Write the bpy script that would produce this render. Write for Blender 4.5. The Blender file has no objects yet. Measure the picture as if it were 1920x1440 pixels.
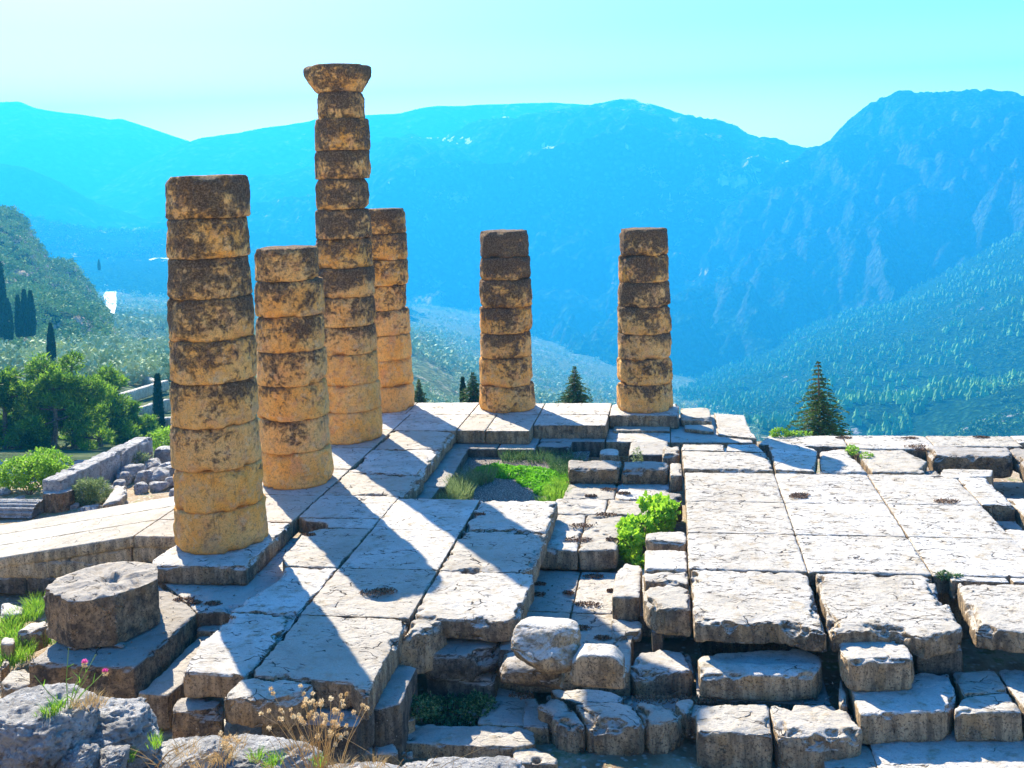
import bpy, math, random
import numpy as np
from mathutils import Vector, Matrix
R = math.radians
SC = bpy.context.scene
COL = SC.collection
rng = np.random.default_rng(7)
random.seed(7)
# ------------------------------------------------------------ camera, sky, sun, exposure
# world axes: x across the temple, y along it (away), z up, floor level z = 0, metres
F, PITCH, YAW, ROLL = 1955.44, .0238, .1533, .0323
CAM = np.array([9.0645, -19.4593, 6.9446])
CX, CY = 960.0, 386.6
_w = np.array([-math.sin(YAW)*math.cos(PITCH), math.cos(YAW)*math.cos(PITCH), -math.sin(PITCH)])
_r0 = np.array([math.cos(YAW), math.sin(YAW), 0]); _u0 = np.cross(_r0, _w)
_r = math.cos(ROLL)*_r0-math.sin(ROLL)*_u0; _u = math.cos(ROLL)*_u0+math.sin(ROLL)*_r0
def ray(px, py): return _w+_r*(px-CX)/F-_u*(py-CY)/F
def G(px, py, z=0.0):                       # survey: the point at level z on this line of sight
    d = ray(px, py); return CAM+d*(z-CAM[2])/d[2]
def AT(px, py, D):                          # survey: the point at horizontal distance D
    d = ray(px, py); return CAM+d*D/math.hypot(d[0], d[1])
cd = bpy.data.cameras.new('camera'); cam = bpy.data.objects.new('camera', cd); COL.objects.link(cam)
m = Matrix(((_r[0], _u[0], -_w[0], CAM[0]), (_r[1], _u[1], -_w[1], CAM[1]), (_r[2], _u[2], -_w[2], CAM[2]), (0, 0, 0, 1)))
cam.matrix_world = m
cd.sensor_width = 36; cd.lens = 36*F/1920; cd.shift_y = -(720-CY)/1920
cd.clip_start = .1; cd.clip_end = 60000
SC.camera = cam
SUNDIR = Vector((4.18, -6.05, -5.5)).normalized()     # the way the light travels
sl = bpy.data.lights.new('sun', 'SUN'); sun = bpy.data.objects.new('sun', sl); COL.objects.link(sun)
sun.rotation_euler = (-SUNDIR).to_track_quat('Z', 'Y').to_euler(); sun.location = (-20, 30, 40)
sl.energy = 4.9; sl.angle = R(.5); sl.color = (1, .89, .71)
W = bpy.data.worlds.new('World'); SC.world = W; W.use_nodes = True
wn = W.node_tree.nodes; wl = W.node_tree.links
sky = wn.new('ShaderNodeTexSky'); sky.sky_type = 'NISHITA'; sky.sun_disc = False
sky.sun_elevation = math.asin(-SUNDIR.z); sky.sun_rotation = math.atan2(-SUNDIR.x, -SUNDIR.y)
sky.air_density = 1.3; sky.dust_density = .9; sky.ozone_density = 2.0; sky.altitude = 500
hs = wn.new('ShaderNodeHueSaturation'); hs.inputs['Saturation'].default_value = 1.55; hs.inputs['Hue'].default_value = .514
wl.new(sky.outputs[0], hs.inputs['Color']); 
tcw = wn.new('ShaderNodeTexCoord'); sx = wn.new('ShaderNodeSeparateXYZ'); wl.new(tcw.outputs['Generated'], sx.inputs[0])
mr = wn.new('ShaderNodeMapRange'); mr.interpolation_type = 'SMOOTHSTEP'; wl.new(sx.outputs[2], mr.inputs[0])
for _i, _v in ((1, .03), (2, .15), (3, .75), (4, .0)): mr.inputs[_i].default_value = _v
bw = wn.new('ShaderNodeRGBToBW'); wl.new(sky.outputs[0], bw.inputs[0]); vm = wn.new('ShaderNodeVectorMath'); vm.operation = 'SCALE'; vm.inputs[0].default_value = (1.9, 1.6, 1.35); wl.new(bw.outputs[0], vm.inputs['Scale'])
mxw = wn.new('ShaderNodeMix'); mxw.data_type = 'RGBA'; wl.new(mr.outputs[0], mxw.inputs[0]); wl.new(hs.outputs[0], mxw.inputs[6]); wl.new(vm.outputs[0], mxw.inputs[7])   # white glare low in the sky
wl.new(mxw.outputs[2], wn['Background'].inputs[0])
wn['Background'].inputs[1].default_value = .088
SC.view_settings.view_transform = 'Standard'; SC.view_settings.look = 'None'
SC.view_settings.exposure = 1.85; SC.view_settings.gamma = 1
SC.cycles.max_bounces = 6; SC.cycles.diffuse_bounces = 4; SC.cycles.glossy_bounces = 2
SC.cycles.transparent_max_bounces = 6; SC.cycles.volume_bounces = 1; SC.cycles.use_denoising = True

# ------------------------------------------------------------ tools
def _hash(ix, iy, iz, s):
    h = (ix.astype(np.int64)*374761393+iy.astype(np.int64)*668265263+iz.astype(np.int64)*2147483647+s*1274126177) & 0xffffffff
    h = ((h ^ (h >> 13))*1274126177) & 0xffffffff
    h = ((h ^ (h >> 16))*2246822519) & 0xffffffff
    return ((h ^ (h >> 15)) & 0xffffff)/float(0xffffff)*2-1
def noise(P, s=0):
    P = np.asarray(P, float); i = np.floor(P); f = P-i; f = f*f*f*(f*(f*6-15)+10); i = i.astype(np.int64)
    o = 0
    for a in (0, 1):
        for b in (0, 1):
            for c in (0, 1):
                wt = (f[:, 0] if a else 1-f[:, 0])*(f[:, 1] if b else 1-f[:, 1])*(f[:, 2] if c else 1-f[:, 2])
                o = o+wt*_hash(i[:, 0]+a, i[:, 1]+b, i[:, 2]+c, s)
    return o
def fbm(P, freq=1.0, oct=4, s=0, gain=.5):
    P = np.asarray(P, float); o = 0; a = 1; n = 0
    for k in range(oct):
        o = o+a*noise(P*freq*2**k+17.3*k, s+k); n += a; a *= gain
    return o/n
def mesh(name, V, Fc, mat=None, smooth=True, parent=None, loc=None):
    me = bpy.data.meshes.new(name)
    me.from_pydata([tuple(v) for v in V] if not isinstance(V, list) else V, [], Fc)
    if smooth: me.polygons.foreach_set('use_smooth', [True]*len(me.polygons))
    for mm in (mat if isinstance(mat, (list, tuple)) else [mat]):
        if mm: me.materials.append(mm)
    return link(name, me, parent, loc)
def fast_mesh(name, V, Q, mats, mi=None, smooth=True, parent=None):   # V (n,3), Q (m,k) of equal-sized faces
    me = bpy.data.meshes.new(name); n, k = Q.shape
    me.vertices.add(len(V)); me.vertices.foreach_set('co', np.asarray(V, np.float32).ravel())
    me.loops.add(n*k); me.loops.foreach_set('vertex_index', Q.astype(np.int32).ravel())
    me.polygons.add(n); me.polygons.foreach_set('loop_start', np.arange(0, n*k, k, dtype=np.int32))
    me.polygons.foreach_set('loop_total', np.full(n, k, np.int32))
    if mi is not None: me.polygons.foreach_set('material_index', np.asarray(mi, np.int32))
    me.polygons.foreach_set('use_smooth', np.full(n, smooth)); me.update(calc_edges=True); me.validate()
    for mm in (mats if isinstance(mats, (list, tuple)) else [mats]): me.materials.append(mm)
    return link(name, me, parent)
def link(name, me, parent=None, loc=None):
    o = bpy.data.objects.new(name, me); COL.objects.link(o)
    if parent is not None: o.parent = parent
    if loc is not None: o.location = loc
    return o
def tag(o, label=None, cat=None, group=None, kind=None):
    if label: o['label'] = label
    if cat: o['category'] = cat
    if group: o['group'] = group
    if kind: o['kind'] = kind
    return o
def empty(name, loc=(0, 0, 0)):
    o = bpy.data.objects.new(name, None); COL.objects.link(o); o.location = loc; o.empty_display_size = .3; return o

# ------------------------------------------------------------ materials
class NT:
    def __init__(s, name):
        s.m = bpy.data.materials.new(name); s.m.use_nodes = True; s.t = s.m.node_tree; s.b = s.t.nodes['Principled BSDF']
        s.b.inputs['Specular IOR Level'].default_value = .25; s.b.inputs['Roughness'].default_value = .85
        s.tc = s.t.nodes.new('ShaderNodeTexCoord'); s.geo = s.t.nodes.new('ShaderNodeNewGeometry')
        s.pos = s.geo.outputs['Position']
    def link(s, a, b): s.t.links.new(a, b)
    def put(s, sock, v):
        if isinstance(v, (int, float)): sock.default_value = v
        elif isinstance(v, tuple): sock.default_value = (*v, 1) if len(v) == 3 and sock.type == 'RGBA' else v
        else: s.link(v, sock)
    def mapping(s, scale, src=None):
        n = s.t.nodes.new('ShaderNodeMapping'); n.inputs['Scale'].default_value = scale; s.link(src or s.pos, n.inputs[0]); return n.outputs[0]
    def noise(s, scale, detail=6, rough=.6, vec=None, dist=0):
        n = s.t.nodes.new('ShaderNodeTexNoise'); n.inputs['Scale'].default_value = scale; n.inputs['Detail'].default_value = detail
        n.inputs['Roughness'].default_value = rough; n.inputs['Distortion'].default_value = dist; s.link(vec or s.pos, n.inputs['Vector']); return n.outputs['Fac']
    def vor(s, scale, feat='F1', vec=None, out='Distance', rnd=1):
        n = s.t.nodes.new('ShaderNodeTexVoronoi'); n.feature = feat; n.inputs['Scale'].default_value = scale; n.inputs['Randomness'].default_value = rnd
        s.link(vec or s.pos, n.inputs['Vector']); return n.outputs[out]
    def ramp(s, v, a, b, ca=0.0, cb=1.0):
        n = s.t.nodes.new('ShaderNodeMapRange'); n.interpolation_type = 'SMOOTHSTEP'
        for i, x in ((1, a), (2, b), (3, ca), (4, cb)): s.put(n.inputs[i], x)
        s.put(n.inputs[0], v); return n.outputs[0]
    def math(s, op, a, b=0.0):
        n = s.t.nodes.new('ShaderNodeMath'); n.operation = op; s.put(n.inputs[0], a); s.put(n.inputs[1], b); return n.outputs[0]
    def mix(s, f, a, b, mode='MIX'):
        n = s.t.nodes.new('ShaderNodeMix'); n.data_type = 'RGBA'; n.blend_type = mode
        s.put(n.inputs[0], f); s.put(n.inputs[6], a); s.put(n.inputs[7], b); return n.outputs[2]
    def addv(s, a, amt):                      # warp coordinates by a noise colour
        n = s.t.nodes.new('ShaderNodeTexNoise'); n.inputs['Scale'].default_value = a; n.inputs['Detail'].default_value = 3; s.link(s.pos, n.inputs['Vector'])
        v = s.t.nodes.new('ShaderNodeVectorMath'); v.operation = 'MULTIPLY_ADD'; s.link(n.outputs['Color'], v.inputs[0])
        v.inputs[1].default_value = (amt,)*3; s.link(s.pos, v.inputs[2]); return v.outputs[0]
    def sep(s, v):
        n = s.t.nodes.new('ShaderNodeSeparateXYZ'); s.link(v, n.inputs[0]); return n.outputs
    def bump(s, h, strength=.5, dist=.02):
        n = s.t.nodes.new('ShaderNodeBump'); n.inputs['Strength'].default_value = strength; n.inputs['Distance'].default_value = dist
        s.put(n.inputs['Height'], h); s.link(n.outputs[0], s.b.inputs['Normal'])
    def color(s, c): s.put(s.b.inputs['Base Color'], c)

def stone(name, top=(.53, .49, .42), pale=(.66, .63, .57), side=(.23, .17, .105), dark=(.07, .055, .042), speck=.5, cracks=1.0, sidedark=.6, ridge=(1, 2.6, 1), flk=.60, run=.25):
    t = NT(name); p = t.pos
    big = t.noise(.9, 3, .6); mid = t.noise(4, 8, .65); fine = t.noise(38, 6, .7)
    c = t.mix(t.ramp(big, .35, .65), top, pale)
    oi = t.t.nodes.new('ShaderNodeObjectInfo').outputs['Random']; c = t.mix(t.ramp(oi, 0, 1, 0, .85), c, (top[0]*.80, top[1]*.77, top[2]*.72))
    c = t.mix(t.ramp(mid, .5, .7), c, (top[0]*.72, top[1]*.64, top[2]*.52))
    c = t.mix(t.ramp(t.noise(.55, 5, .7), .5, .64, 0, .45), c, (top[0]*.62, top[1]*.58, top[2]*.52))
    # fine grain and lichen specks
    c = t.mix(t.ramp(fine, .5, .72, 0, .7), c, (.24, .215, .18))
    sp = t.vor(26); c = t.mix(t.math('MULTIPLY', t.ramp(sp, .0, .22, 1, 0), t.ramp(t.noise(3.1, 3), .5, .62, 0, speck)), c, (.82, .80, .74))
    # bleeding, layered weathering cracks (thin, longer across than along)
    wp = t.addv(2.5, .35); s1 = t.mapping(ridge, wp)
    cr = t.vor(1.9, 'DISTANCE_TO_EDGE', s1)
    ck = t.math('MULTIPLY', t.ramp(cr, .0, .028, 1, 0), t.ramp(t.noise(1.7, 4), .52, .6))
    s2 = t.mapping((3, 11, 3), wp); flake = t.ramp(t.noise(1.6, 8, .78, s2), flk, flk+.04)
    ck = t.math('MAXIMUM', ck, t.math('MULTIPLY', flake, t.ramp(t.noise(.9, 2), .38, .55, 0, .95)))
    ck = t.math('MULTIPLY', ck, cracks)
    c = t.mix(t.ramp(ck, 0, .6), c, dark)
    # upright faces: soil, run-off streaks, dark crust, plus shade painted into their colour
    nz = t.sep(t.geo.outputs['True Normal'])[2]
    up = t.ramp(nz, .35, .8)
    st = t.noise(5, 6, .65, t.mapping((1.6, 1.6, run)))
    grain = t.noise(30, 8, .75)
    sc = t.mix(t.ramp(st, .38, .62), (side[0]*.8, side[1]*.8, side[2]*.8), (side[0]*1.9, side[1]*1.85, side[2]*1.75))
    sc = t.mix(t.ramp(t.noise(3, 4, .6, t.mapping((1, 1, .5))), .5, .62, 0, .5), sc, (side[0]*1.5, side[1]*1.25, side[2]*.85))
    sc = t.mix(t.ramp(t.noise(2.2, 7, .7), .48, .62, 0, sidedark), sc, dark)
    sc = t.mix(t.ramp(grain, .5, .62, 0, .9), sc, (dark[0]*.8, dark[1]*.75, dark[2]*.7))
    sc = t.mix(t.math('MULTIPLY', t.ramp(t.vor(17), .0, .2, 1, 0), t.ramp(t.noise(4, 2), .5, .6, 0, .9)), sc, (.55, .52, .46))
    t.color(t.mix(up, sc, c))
    h = t.math('ADD', t.math('MULTIPLY', mid, .9), t.math('MULTIPLY', fine, .35))
    h = t.math('ADD', h, t.math('MULTIPLY', grain, .35))
    h = t.math('ADD', h, t.math('MULTIPLY', t.noise(12, 7, .7, t.mapping((1, 2.2, 1))), .7)); t.bump(t.math('SUBTRACT', h, t.math('MULTIPLY', ck, 1.1)), .9, .045)
    return t.m
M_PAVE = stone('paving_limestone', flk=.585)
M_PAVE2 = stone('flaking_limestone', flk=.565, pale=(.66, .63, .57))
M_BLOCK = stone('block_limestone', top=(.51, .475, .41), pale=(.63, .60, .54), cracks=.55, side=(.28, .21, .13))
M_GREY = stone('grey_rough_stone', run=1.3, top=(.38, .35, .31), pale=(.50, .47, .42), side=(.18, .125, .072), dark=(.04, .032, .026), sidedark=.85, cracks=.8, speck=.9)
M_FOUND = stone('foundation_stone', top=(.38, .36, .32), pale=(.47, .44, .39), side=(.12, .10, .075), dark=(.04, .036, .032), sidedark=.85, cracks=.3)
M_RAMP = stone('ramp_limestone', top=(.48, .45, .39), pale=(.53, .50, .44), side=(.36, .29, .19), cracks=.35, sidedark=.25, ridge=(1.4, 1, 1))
def rocky(name):
    t = NT(name)
    a = t.noise(3, 8, .7); b = t.noise(14, 8, .75); 
    c = t.mix(t.ramp(a, .38, .62), (.40, .39, .37), (.72, .70, .66))
    c = t.mix(t.ramp(b, .5, .68, 0, .8), c, (.12, .11, .105))
    c = t.mix(t.ramp(t.noise(6, 5, .6), .62, .72, 0, .65), c, (.42, .24, .11))
    pit = t.vor(13, vec=t.addv(5, .12)); c = t.mix(t.ramp(pit, .02, .3, .7, 0), c, (.09, .085, .09)); t.color(c); w = t.noise(7, 10, .78, t.mapping((1, 1, 2), t.addv(2, .6)))
    t.bump(t.math('ADD', t.math('ADD', b, t.math('MULTIPLY', w, 1.8)), t.math('MULTIPLY', t.ramp(pit, 0, .35), .8)), 1.0, .09); return t.m
M_ROCK = rocky('karst_rock')
def poros(extra=0.0):
    t = NT('poros_limestone'); oi = t.t.nodes.new('ShaderNodeObjectInfo').outputs['Random']
    a = t.noise(1.7, 6, .65); b = t.noise(9, 9, .75, t.addv(3, .2)); f = t.noise(45, 5, .7)
    c = t.mix(t.ramp(a, .35, .65), (.90, .40, .06), (.93, .53, .15))
    c = t.mix(t.ramp(t.noise(2.6, 6, .6), .5, .66, 0, .7), c, (.72, .33, .14))
    c = t.mix(t.ramp(t.noise(5, 5), .55, .7, 0, .6), c, (.72, .55, .33))
    c = t.mix(t.ramp(oi, 0, 1, .0, .3), c, (.76, .54, .28)); c = t.mix(t.ramp(t.noise(3.3, 5, .7), .5, .66, 0, .5), c, (.50, .35, .20))
    c = t.mix(t.ramp(f, .48, .66, 0, .65), c, (.40, .19, .05)); c = t.mix(t.ramp(t.noise(19, 6, .8), .56, .66, 0, .75), c, (.20, .11, .05)); c = t.mix(t.ramp(t.noise(11, 8, .8), .5, .64, 0, .75), c, (.30, .17, .07))
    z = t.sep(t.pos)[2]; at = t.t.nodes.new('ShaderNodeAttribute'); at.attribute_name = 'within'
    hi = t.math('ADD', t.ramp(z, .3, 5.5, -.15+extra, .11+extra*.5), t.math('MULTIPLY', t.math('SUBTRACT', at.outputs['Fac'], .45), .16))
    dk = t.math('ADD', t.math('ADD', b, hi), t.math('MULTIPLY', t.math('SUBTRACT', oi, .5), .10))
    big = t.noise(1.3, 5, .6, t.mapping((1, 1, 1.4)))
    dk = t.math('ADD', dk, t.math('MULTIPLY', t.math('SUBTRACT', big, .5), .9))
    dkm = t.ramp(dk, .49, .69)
    crust = t.mix(t.ramp(t.noise(24, 8, .8), .46, .58), (.07, .045, .03), (.36, .25, .155))
    crust = t.mix(t.ramp(t.vor(34), .0, .24, .95, 0), crust, (.46, .38, .29))
    c = t.mix(t.math('MULTIPLY', dkm, .84), c, crust)
    st = t.noise(7, 5, .6, t.mapping((1, 1, .15))); c = t.mix(t.ramp(st, .6, .72, 0, .5), c, (.16, .10, .055))
    t.color(c); t.b.inputs['Roughness'].default_value = .95
    t.bump(t.math('SUBTRACT', t.math('ADD', t.math('MULTIPLY', t.noise(6, 8, .7), 1.2), t.math('MULTIPLY', f, .5)), t.math('MULTIPLY', dkm, t.ramp(t.noise(28, 6, .8), .4, .6))), 1.0, .06)
    return t.m
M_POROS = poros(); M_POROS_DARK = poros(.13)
def leafmat(name, a, b, trans=.35, scale=3, bright=None):
    t = NT(name); n = t.noise(scale, 3)
    oi = t.noise(scale*9, 2)
    c = t.mix(t.ramp(n, .35, .65), a, b)
    if bright: c = t.mix(t.ramp(oi, .5, .62), c, bright)
    t.color(c); t.b.inputs['Roughness'].default_value = .6
    tr = t.t.nodes.new('ShaderNodeBsdfTranslucent'); t.link(c, tr.inputs[0]); mx = t.t.nodes.new('ShaderNodeMixShader'); mx.inputs[0].default_value = trans
    t.link(t.b.outputs[0], mx.inputs[1]); t.link(tr.outputs[0], mx.inputs[2]); t.link(mx.outputs[0], t.t.nodes['Material Output'].inputs[0]); return t.m
M_PINE = leafmat('pine_needles', (.05, .13, .012), (.16, .30, .02), .5, .35, (.26, .42, .03))
M_CYP = leafmat('cypress_foliage', (.012, .04, .014), (.02, .06, .02), .15, 2)
M_FIR = leafmat('fir_needles', (.03, .08, .015), (.09, .16, .02), .3, .9)
M_SHRUB = leafmat('shrub_leaves', (.10, .26, .02), (.22, .42, .04), .5, 2, (.34, .52, .06))
M_FIG = leafmat('fig_leaves', (.16, .38, .02), (.34, .58, .04), .5, 3, (.48, .70, .06))
M_CLOV = leafmat('clover_leaves', (.10, .34, .02), (.22, .55, .03), .4, 4)
M_GRAYG = leafmat('grey_green_grass', (.10, .17, .06), (.20, .28, .10), .4, 3, (.36, .42, .18))
M_DGREEN = leafmat('ivy_leaves', (.03, .10, .03), (.05, .16, .05), .3, 4, (.3, .36, .16))
M_DRY = leafmat('dry_stems', (.46, .30, .12), (.62, .44, .20), .3, 5)
M_HEAD = leafmat('dry_flower_heads', (.60, .40, .17), (.80, .66, .42), .3, 9)
M_PINK = leafmat('pink_petals', (.7, .08, .35), (.85, .2, .5), .3, 9)
M_GSTEM = leafmat('green_stems', (.22, .36, .08), (.34, .46, .14), .3, 5)
def plain(name, a, b, scale=4, bump=.4):
    t = NT(name); n = t.noise(scale, 6, .65); t.color(t.mix(t.ramp(n, .38, .62), a, b)); t.bump(n, bump, .03); return t.m
M_BARK = plain('bark', (.10, .06, .04), (.22, .15, .10), 9)
M_SOIL = plain('dry_soil', (.30, .24, .15), (.46, .40, .28), 3)
def gravel():
    t = NT('gravel_bed'); v = t.vor(34, out='Color'); d = t.vor(34)
    c = t.mix(t.ramp(t.sep(v)[0], .2, .8), (.30, .27, .22), (.62, .57, .48)); c = t.mix(t.ramp(d, .25, .5), c, (.12, .10, .08)); t.color(c); t.bump(t.math('SUBTRACT', 1.0, d), 1, .03); return t.m
M_GRAVEL = gravel()
def hillmat(name, veg=(.035, .085, .03), veg2=(.06, .12, .035), rock=(.34, .31, .26), amt=.5, s=.01, crag=0.0, fine=6.0, streak=1.0):
    t = NT(name)
    n = t.noise(s, 6, .65); g = t.noise(s*7, 8, .7)
    c = t.mix(t.ramp(g, .35, .65), veg, veg2)
    spots = t.vor(s*fine*3); c = t.mix(t.ramp(spots, .15, .55, 0, .8), c, (veg[0]*.45, veg[1]*.5, veg[2]*.7))
    m1 = t.math('ADD', n, t.math('MULTIPLY', t.math('SUBTRACT', g, .5), .7))
    bare = t.ramp(m1, .5+.35*(1-amt)-.1, .56+.35*(1-amt)-.1)
    bare = t.math('MULTIPLY', bare, t.ramp(t.vor(s*fine*4), .2, .5))
    c = t.mix(bare, c, rock)
    if crag:
        nz = t.sep(t.geo.outputs['Normal'])[2]
        st = t.noise(s*5, 9, .78, t.mapping((1, 1, .35)))
        cm = t.math('MULTIPLY', t.ramp(t.math('ADD', nz, t.math('MULTIPLY', t.math('SUBTRACT', st, .5), -.9)), .45, .72, 1, 0), crag)
        c = t.mix(cm, c, t.mix(t.ramp(st, .4, .62), (rock[0]*.4, rock[1]*.42, rock[2]*.45), rock))
    t.color(c); t.b.inputs['Roughness'].default_value = 1; t.b.inputs['Specular IOR Level'].default_value = 0
    hh = t.math('SUBTRACT', t.math('MULTIPLY', g, 2.0), t.math('MULTIPLY', spots, .8)); t.bump(hh, .9, 1.2/s*.06)
    return t.m

# ------------------------------------------------------------ stone blocks
def inward(P, poly):                     # inward normal of the nearest side
    n = len(poly); d = np.full(len(P), 1e9); N = np.zeros((len(P), 2))
    for i in range(n):
        a = poly[i]; b = poly[(i+1) % n]; e = b-a; w = P-a; t = np.clip((w@e)/max(e@e, 1e-9), 0, 1); q = np.hypot(*(w-t[:, None]*e).T); k = q < d; d[k] = q[k]; L = max(np.hypot(*e), 1e-9); N[k] = (-e[1]/L, e[0]/L)
    return N
def inside_dist(P, poly):                 # distance to the outline, positive inside
    n = len(poly); d = np.full(len(P), 1e9); ins = np.zeros(len(P), bool)
    for i in range(n):
        a = poly[i]; b = poly[(i+1) % n]; e = b-a; w = P-a; t = np.clip((w@e)/max(e@e, 1e-9), 0, 1)
        d = np.minimum(d, np.hypot(*(w-t[:, None]*e).T))
        c = ((a[1] > P[:, 1]) != (b[1] > P[:, 1])) & (P[:, 0] < (b[0]-a[0])*(P[:, 1]-a[1])/((b[1]-a[1]) if abs(b[1]-a[1]) > 1e-9 else 1e-9)+a[0])
        ins ^= c
    return np.where(ins, d, -d)
def wpoly(pts, z):
    o = []
    for p in pts:
        if isinstance(p, list): o.append(p[:2])
        else: o.append(list(G(p[0], p[1], z)[:2]))
    o = np.array(o, float)
    a = np.sum(o[:, 0]*np.roll(o[:, 1], -1)-np.roll(o[:, 0], -1)*o[:, 1])
    return o if a > 0 else o[::-1]
SEED = [11]
def block(name, pts, z, th, mat=None, parent=None, chip=.05, rough=.012, jag=0.0, gap=.004, dents=(), tilt=(0, 0), flare=0.0, vox=None, slope=None, wear=.005, wob=.0):
    """a cut stone: outline at its top face, level z, thickness th; worn edges, chipped rims, uneven faces"""
    SEED[0] += 3; s = SEED[0]; mat = mat or M_BLOCK
    P = wpoly(pts, z); c = P.mean(0)
    if jag:                                # broken outline
        Q = []
        for i in range(len(P)):
            a, b = P[i], P[(i+1) % len(P)]; L = np.hypot(*(b-a)); k = max(1, int(L/.16))
            for j in range(k):
                q = a+(b-a)*j/k; nrm = np.array([(b-a)[1], -(b-a)[0]])/max(L, 1e-6)
                Q.append(q-nrm*jag*(abs(fbm(np.array([[q[0]*2.2, q[1]*2.2, s]]), 1, 3, s)[0])*1.6))
        P = np.array(Q)
    # inset by the joint gap
    n = len(P); Pi = []
    for i in range(n):
        a, b, d = P[i-1], P[i], P[(i+1) % n]; e1 = (b-a)/max(np.hypot(*(b-a)), 1e-6); e2 = (d-b)/max(np.hypot(*(d-b)), 1e-6)
        n1 = np.array([-e1[1], e1[0]]); n2 = np.array([-e2[1], e2[0]]); v = n1+n2; v = v/max(v@v/2, .4)*1.0
        Pi.append(b+v*gap)
    P = np.array(Pi)
    dist = math.hypot(c[0]-CAM[0], c[1]-CAM[1])
    vox = vox or max(.022, min(.036, dist*.0014))
    pb = c+(P-c)*(1+flare)
    me = bpy.data.meshes.new('tmp')
    me.from_pydata([(*p, z-th) for p in pb]+[(*p, z) for p in P], [], [list(range(n))[::-1], list(range(n, 2*n))]+[[i, (i+1) % n, n+(i+1) % n, n+i] for i in range(n)])
    o = bpy.data.objects.new('tmp', me); COL.objects.link(o)
    rm = o.modifiers.new('r', 'REMESH'); rm.mode = 'VOXEL'; rm.voxel_size = vox
    ev = o.evaluated_get(bpy.context.evaluated_depsgraph_get()); m2 = bpy.data.meshes.new_from_object(ev)
    bpy.data.objects.remove(o); bpy.data.meshes.remove(me)
    nv = len(m2.vertices); V = np.empty(nv*3, np.float32); m2.vertices.foreach_get('co', V); V = V.reshape(-1, 3).astype(float)
    N = np.empty(nv*3, np.float32); m2.vertices.foreach_get('normal', N); N = N.reshape(-1, 3).astype(float)
    d = np.maximum(inside_dist(V[:, :2], P), 0); t = np.maximum(z-V[:, 2], 0); bt = np.maximum(V[:, 2]-(z-th), 0)
    S = V+np.array([s*3.1, s*1.7, 0])
    n1 = fbm(S, 2.3, 4, s); n2 = fbm(S, 7, 3, s+5)
    if chip:
        cmask = np.clip(n1*2.2-.05, 0, 1)
        er = lambda q, w, a: a*np.exp(-(q/w)**2)
        Nin = inward(V[:, :2], P); n3 = fbm(S*np.array([1, 1, .4]), 3.4, 2, s+13); n4 = fbm(S, 11, 3, s+17)
        for tt, sg, amt in ((t, -1, 1.0), (bt, 1, .7)):      # crisp broken arrises
            cc = chip*(1.5*np.clip(n3*3.2-.25, 0, 1)+.28+.6*n4); cut = np.maximum(cc*amt-d-tt, 0)*.5
            V[:, :2] += Nin*cut[:, None]; V[:, 2] += sg*cut
        e_top = np.hypot(d, t); e_bot = np.hypot(d, bt)
        big = chip*(.02+.55*cmask)
        k = er(e_top, .03, 1)*(wear+chip*.03)+er(e_top, .14, 1)*big*.8
        kb = er(e_bot, .04, 1)*(wear+chip*.06)+er(e_bot, .16, 1)*big*.7
        # upright arrises
        cm = np.full(nv, 9.0)
        for i in range(n):
            a, b, q = P[i-1], P[i], P[(i+1) % n]; e1 = b-a; e2 = q-b
            if abs(e1[0]*e2[1]-e1[1]*e2[0])/(np.hypot(*e1)*np.hypot(*e2)+1e-9) > .35 or not jag: cm = np.minimum(cm, np.hypot(*(V[:, :2]-b).T))
        kc = er(cm, .05, 1)*(wear+chip*.25)+er(cm, .18, 1)*big*.7
        V -= N*(k+kb+kc)[:, None]
        V[:, 2] -= k*.3; 
    V += N*(rough*(n2*1.0+n1*.8)+rough*.5*fbm(S, 19, 2, s+9))[:, None]
    if wob: V += N*(wob*fbm(S, 1.1, 2, s+31))[:, None]
    for (dx, dy, rx, ry, dp) in dents:
        g = np.exp(-(((V[:, 0]-dx)/rx)**2+((V[:, 1]-dy)/ry)**2)**2); V[:, 2] -= g*dp*np.exp(-t/.1)
    if slope: V[:, 2] += (V[:, 0]-slope[0])*slope[1]
    if tilt != (0, 0): V[:, 2] += (V[:, 0]-c[0])*tilt[0]+(V[:, 1]-c[1])*tilt[1]
    base = np.array([c[0], c[1], z-th]) if parent is None else np.zeros(3)
    m2.vertices.foreach_set('co', (V-base).astype(np.float32).ravel()); m2.update()
    m2.polygons.foreach_set('use_smooth', np.ones(len(m2.polygons), bool)); m2.materials.clear(); m2.materials.append(mat); m2.name = name
    return link(name, m2, parent, None if parent is not None else tuple(base))

# a floor of slabs: one thing, its slabs are its parts
def floor(name, label, cat, slabs, mat, th=.36, **kw):
    root = tag(empty(name, (0, 0, 0)), label, cat)
    for i, s in enumerate(slabs):
        o = dict(kw); o.setdefault('chip', .015); o.setdefault('wear', .002)
        if len(s) > 3: o.update(s[3])
        nm = o.pop('name', 'paving_slab'); mt = o.pop('mat', mat)
        block(nm, s[0], s[1], s[2] if s[2] else th, mt, root, **o)
    return root
def rect(x0, x1, y0, y1): return [[x0, y0], [x1, y0], [x1, y1], [x0, y1]]

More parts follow.
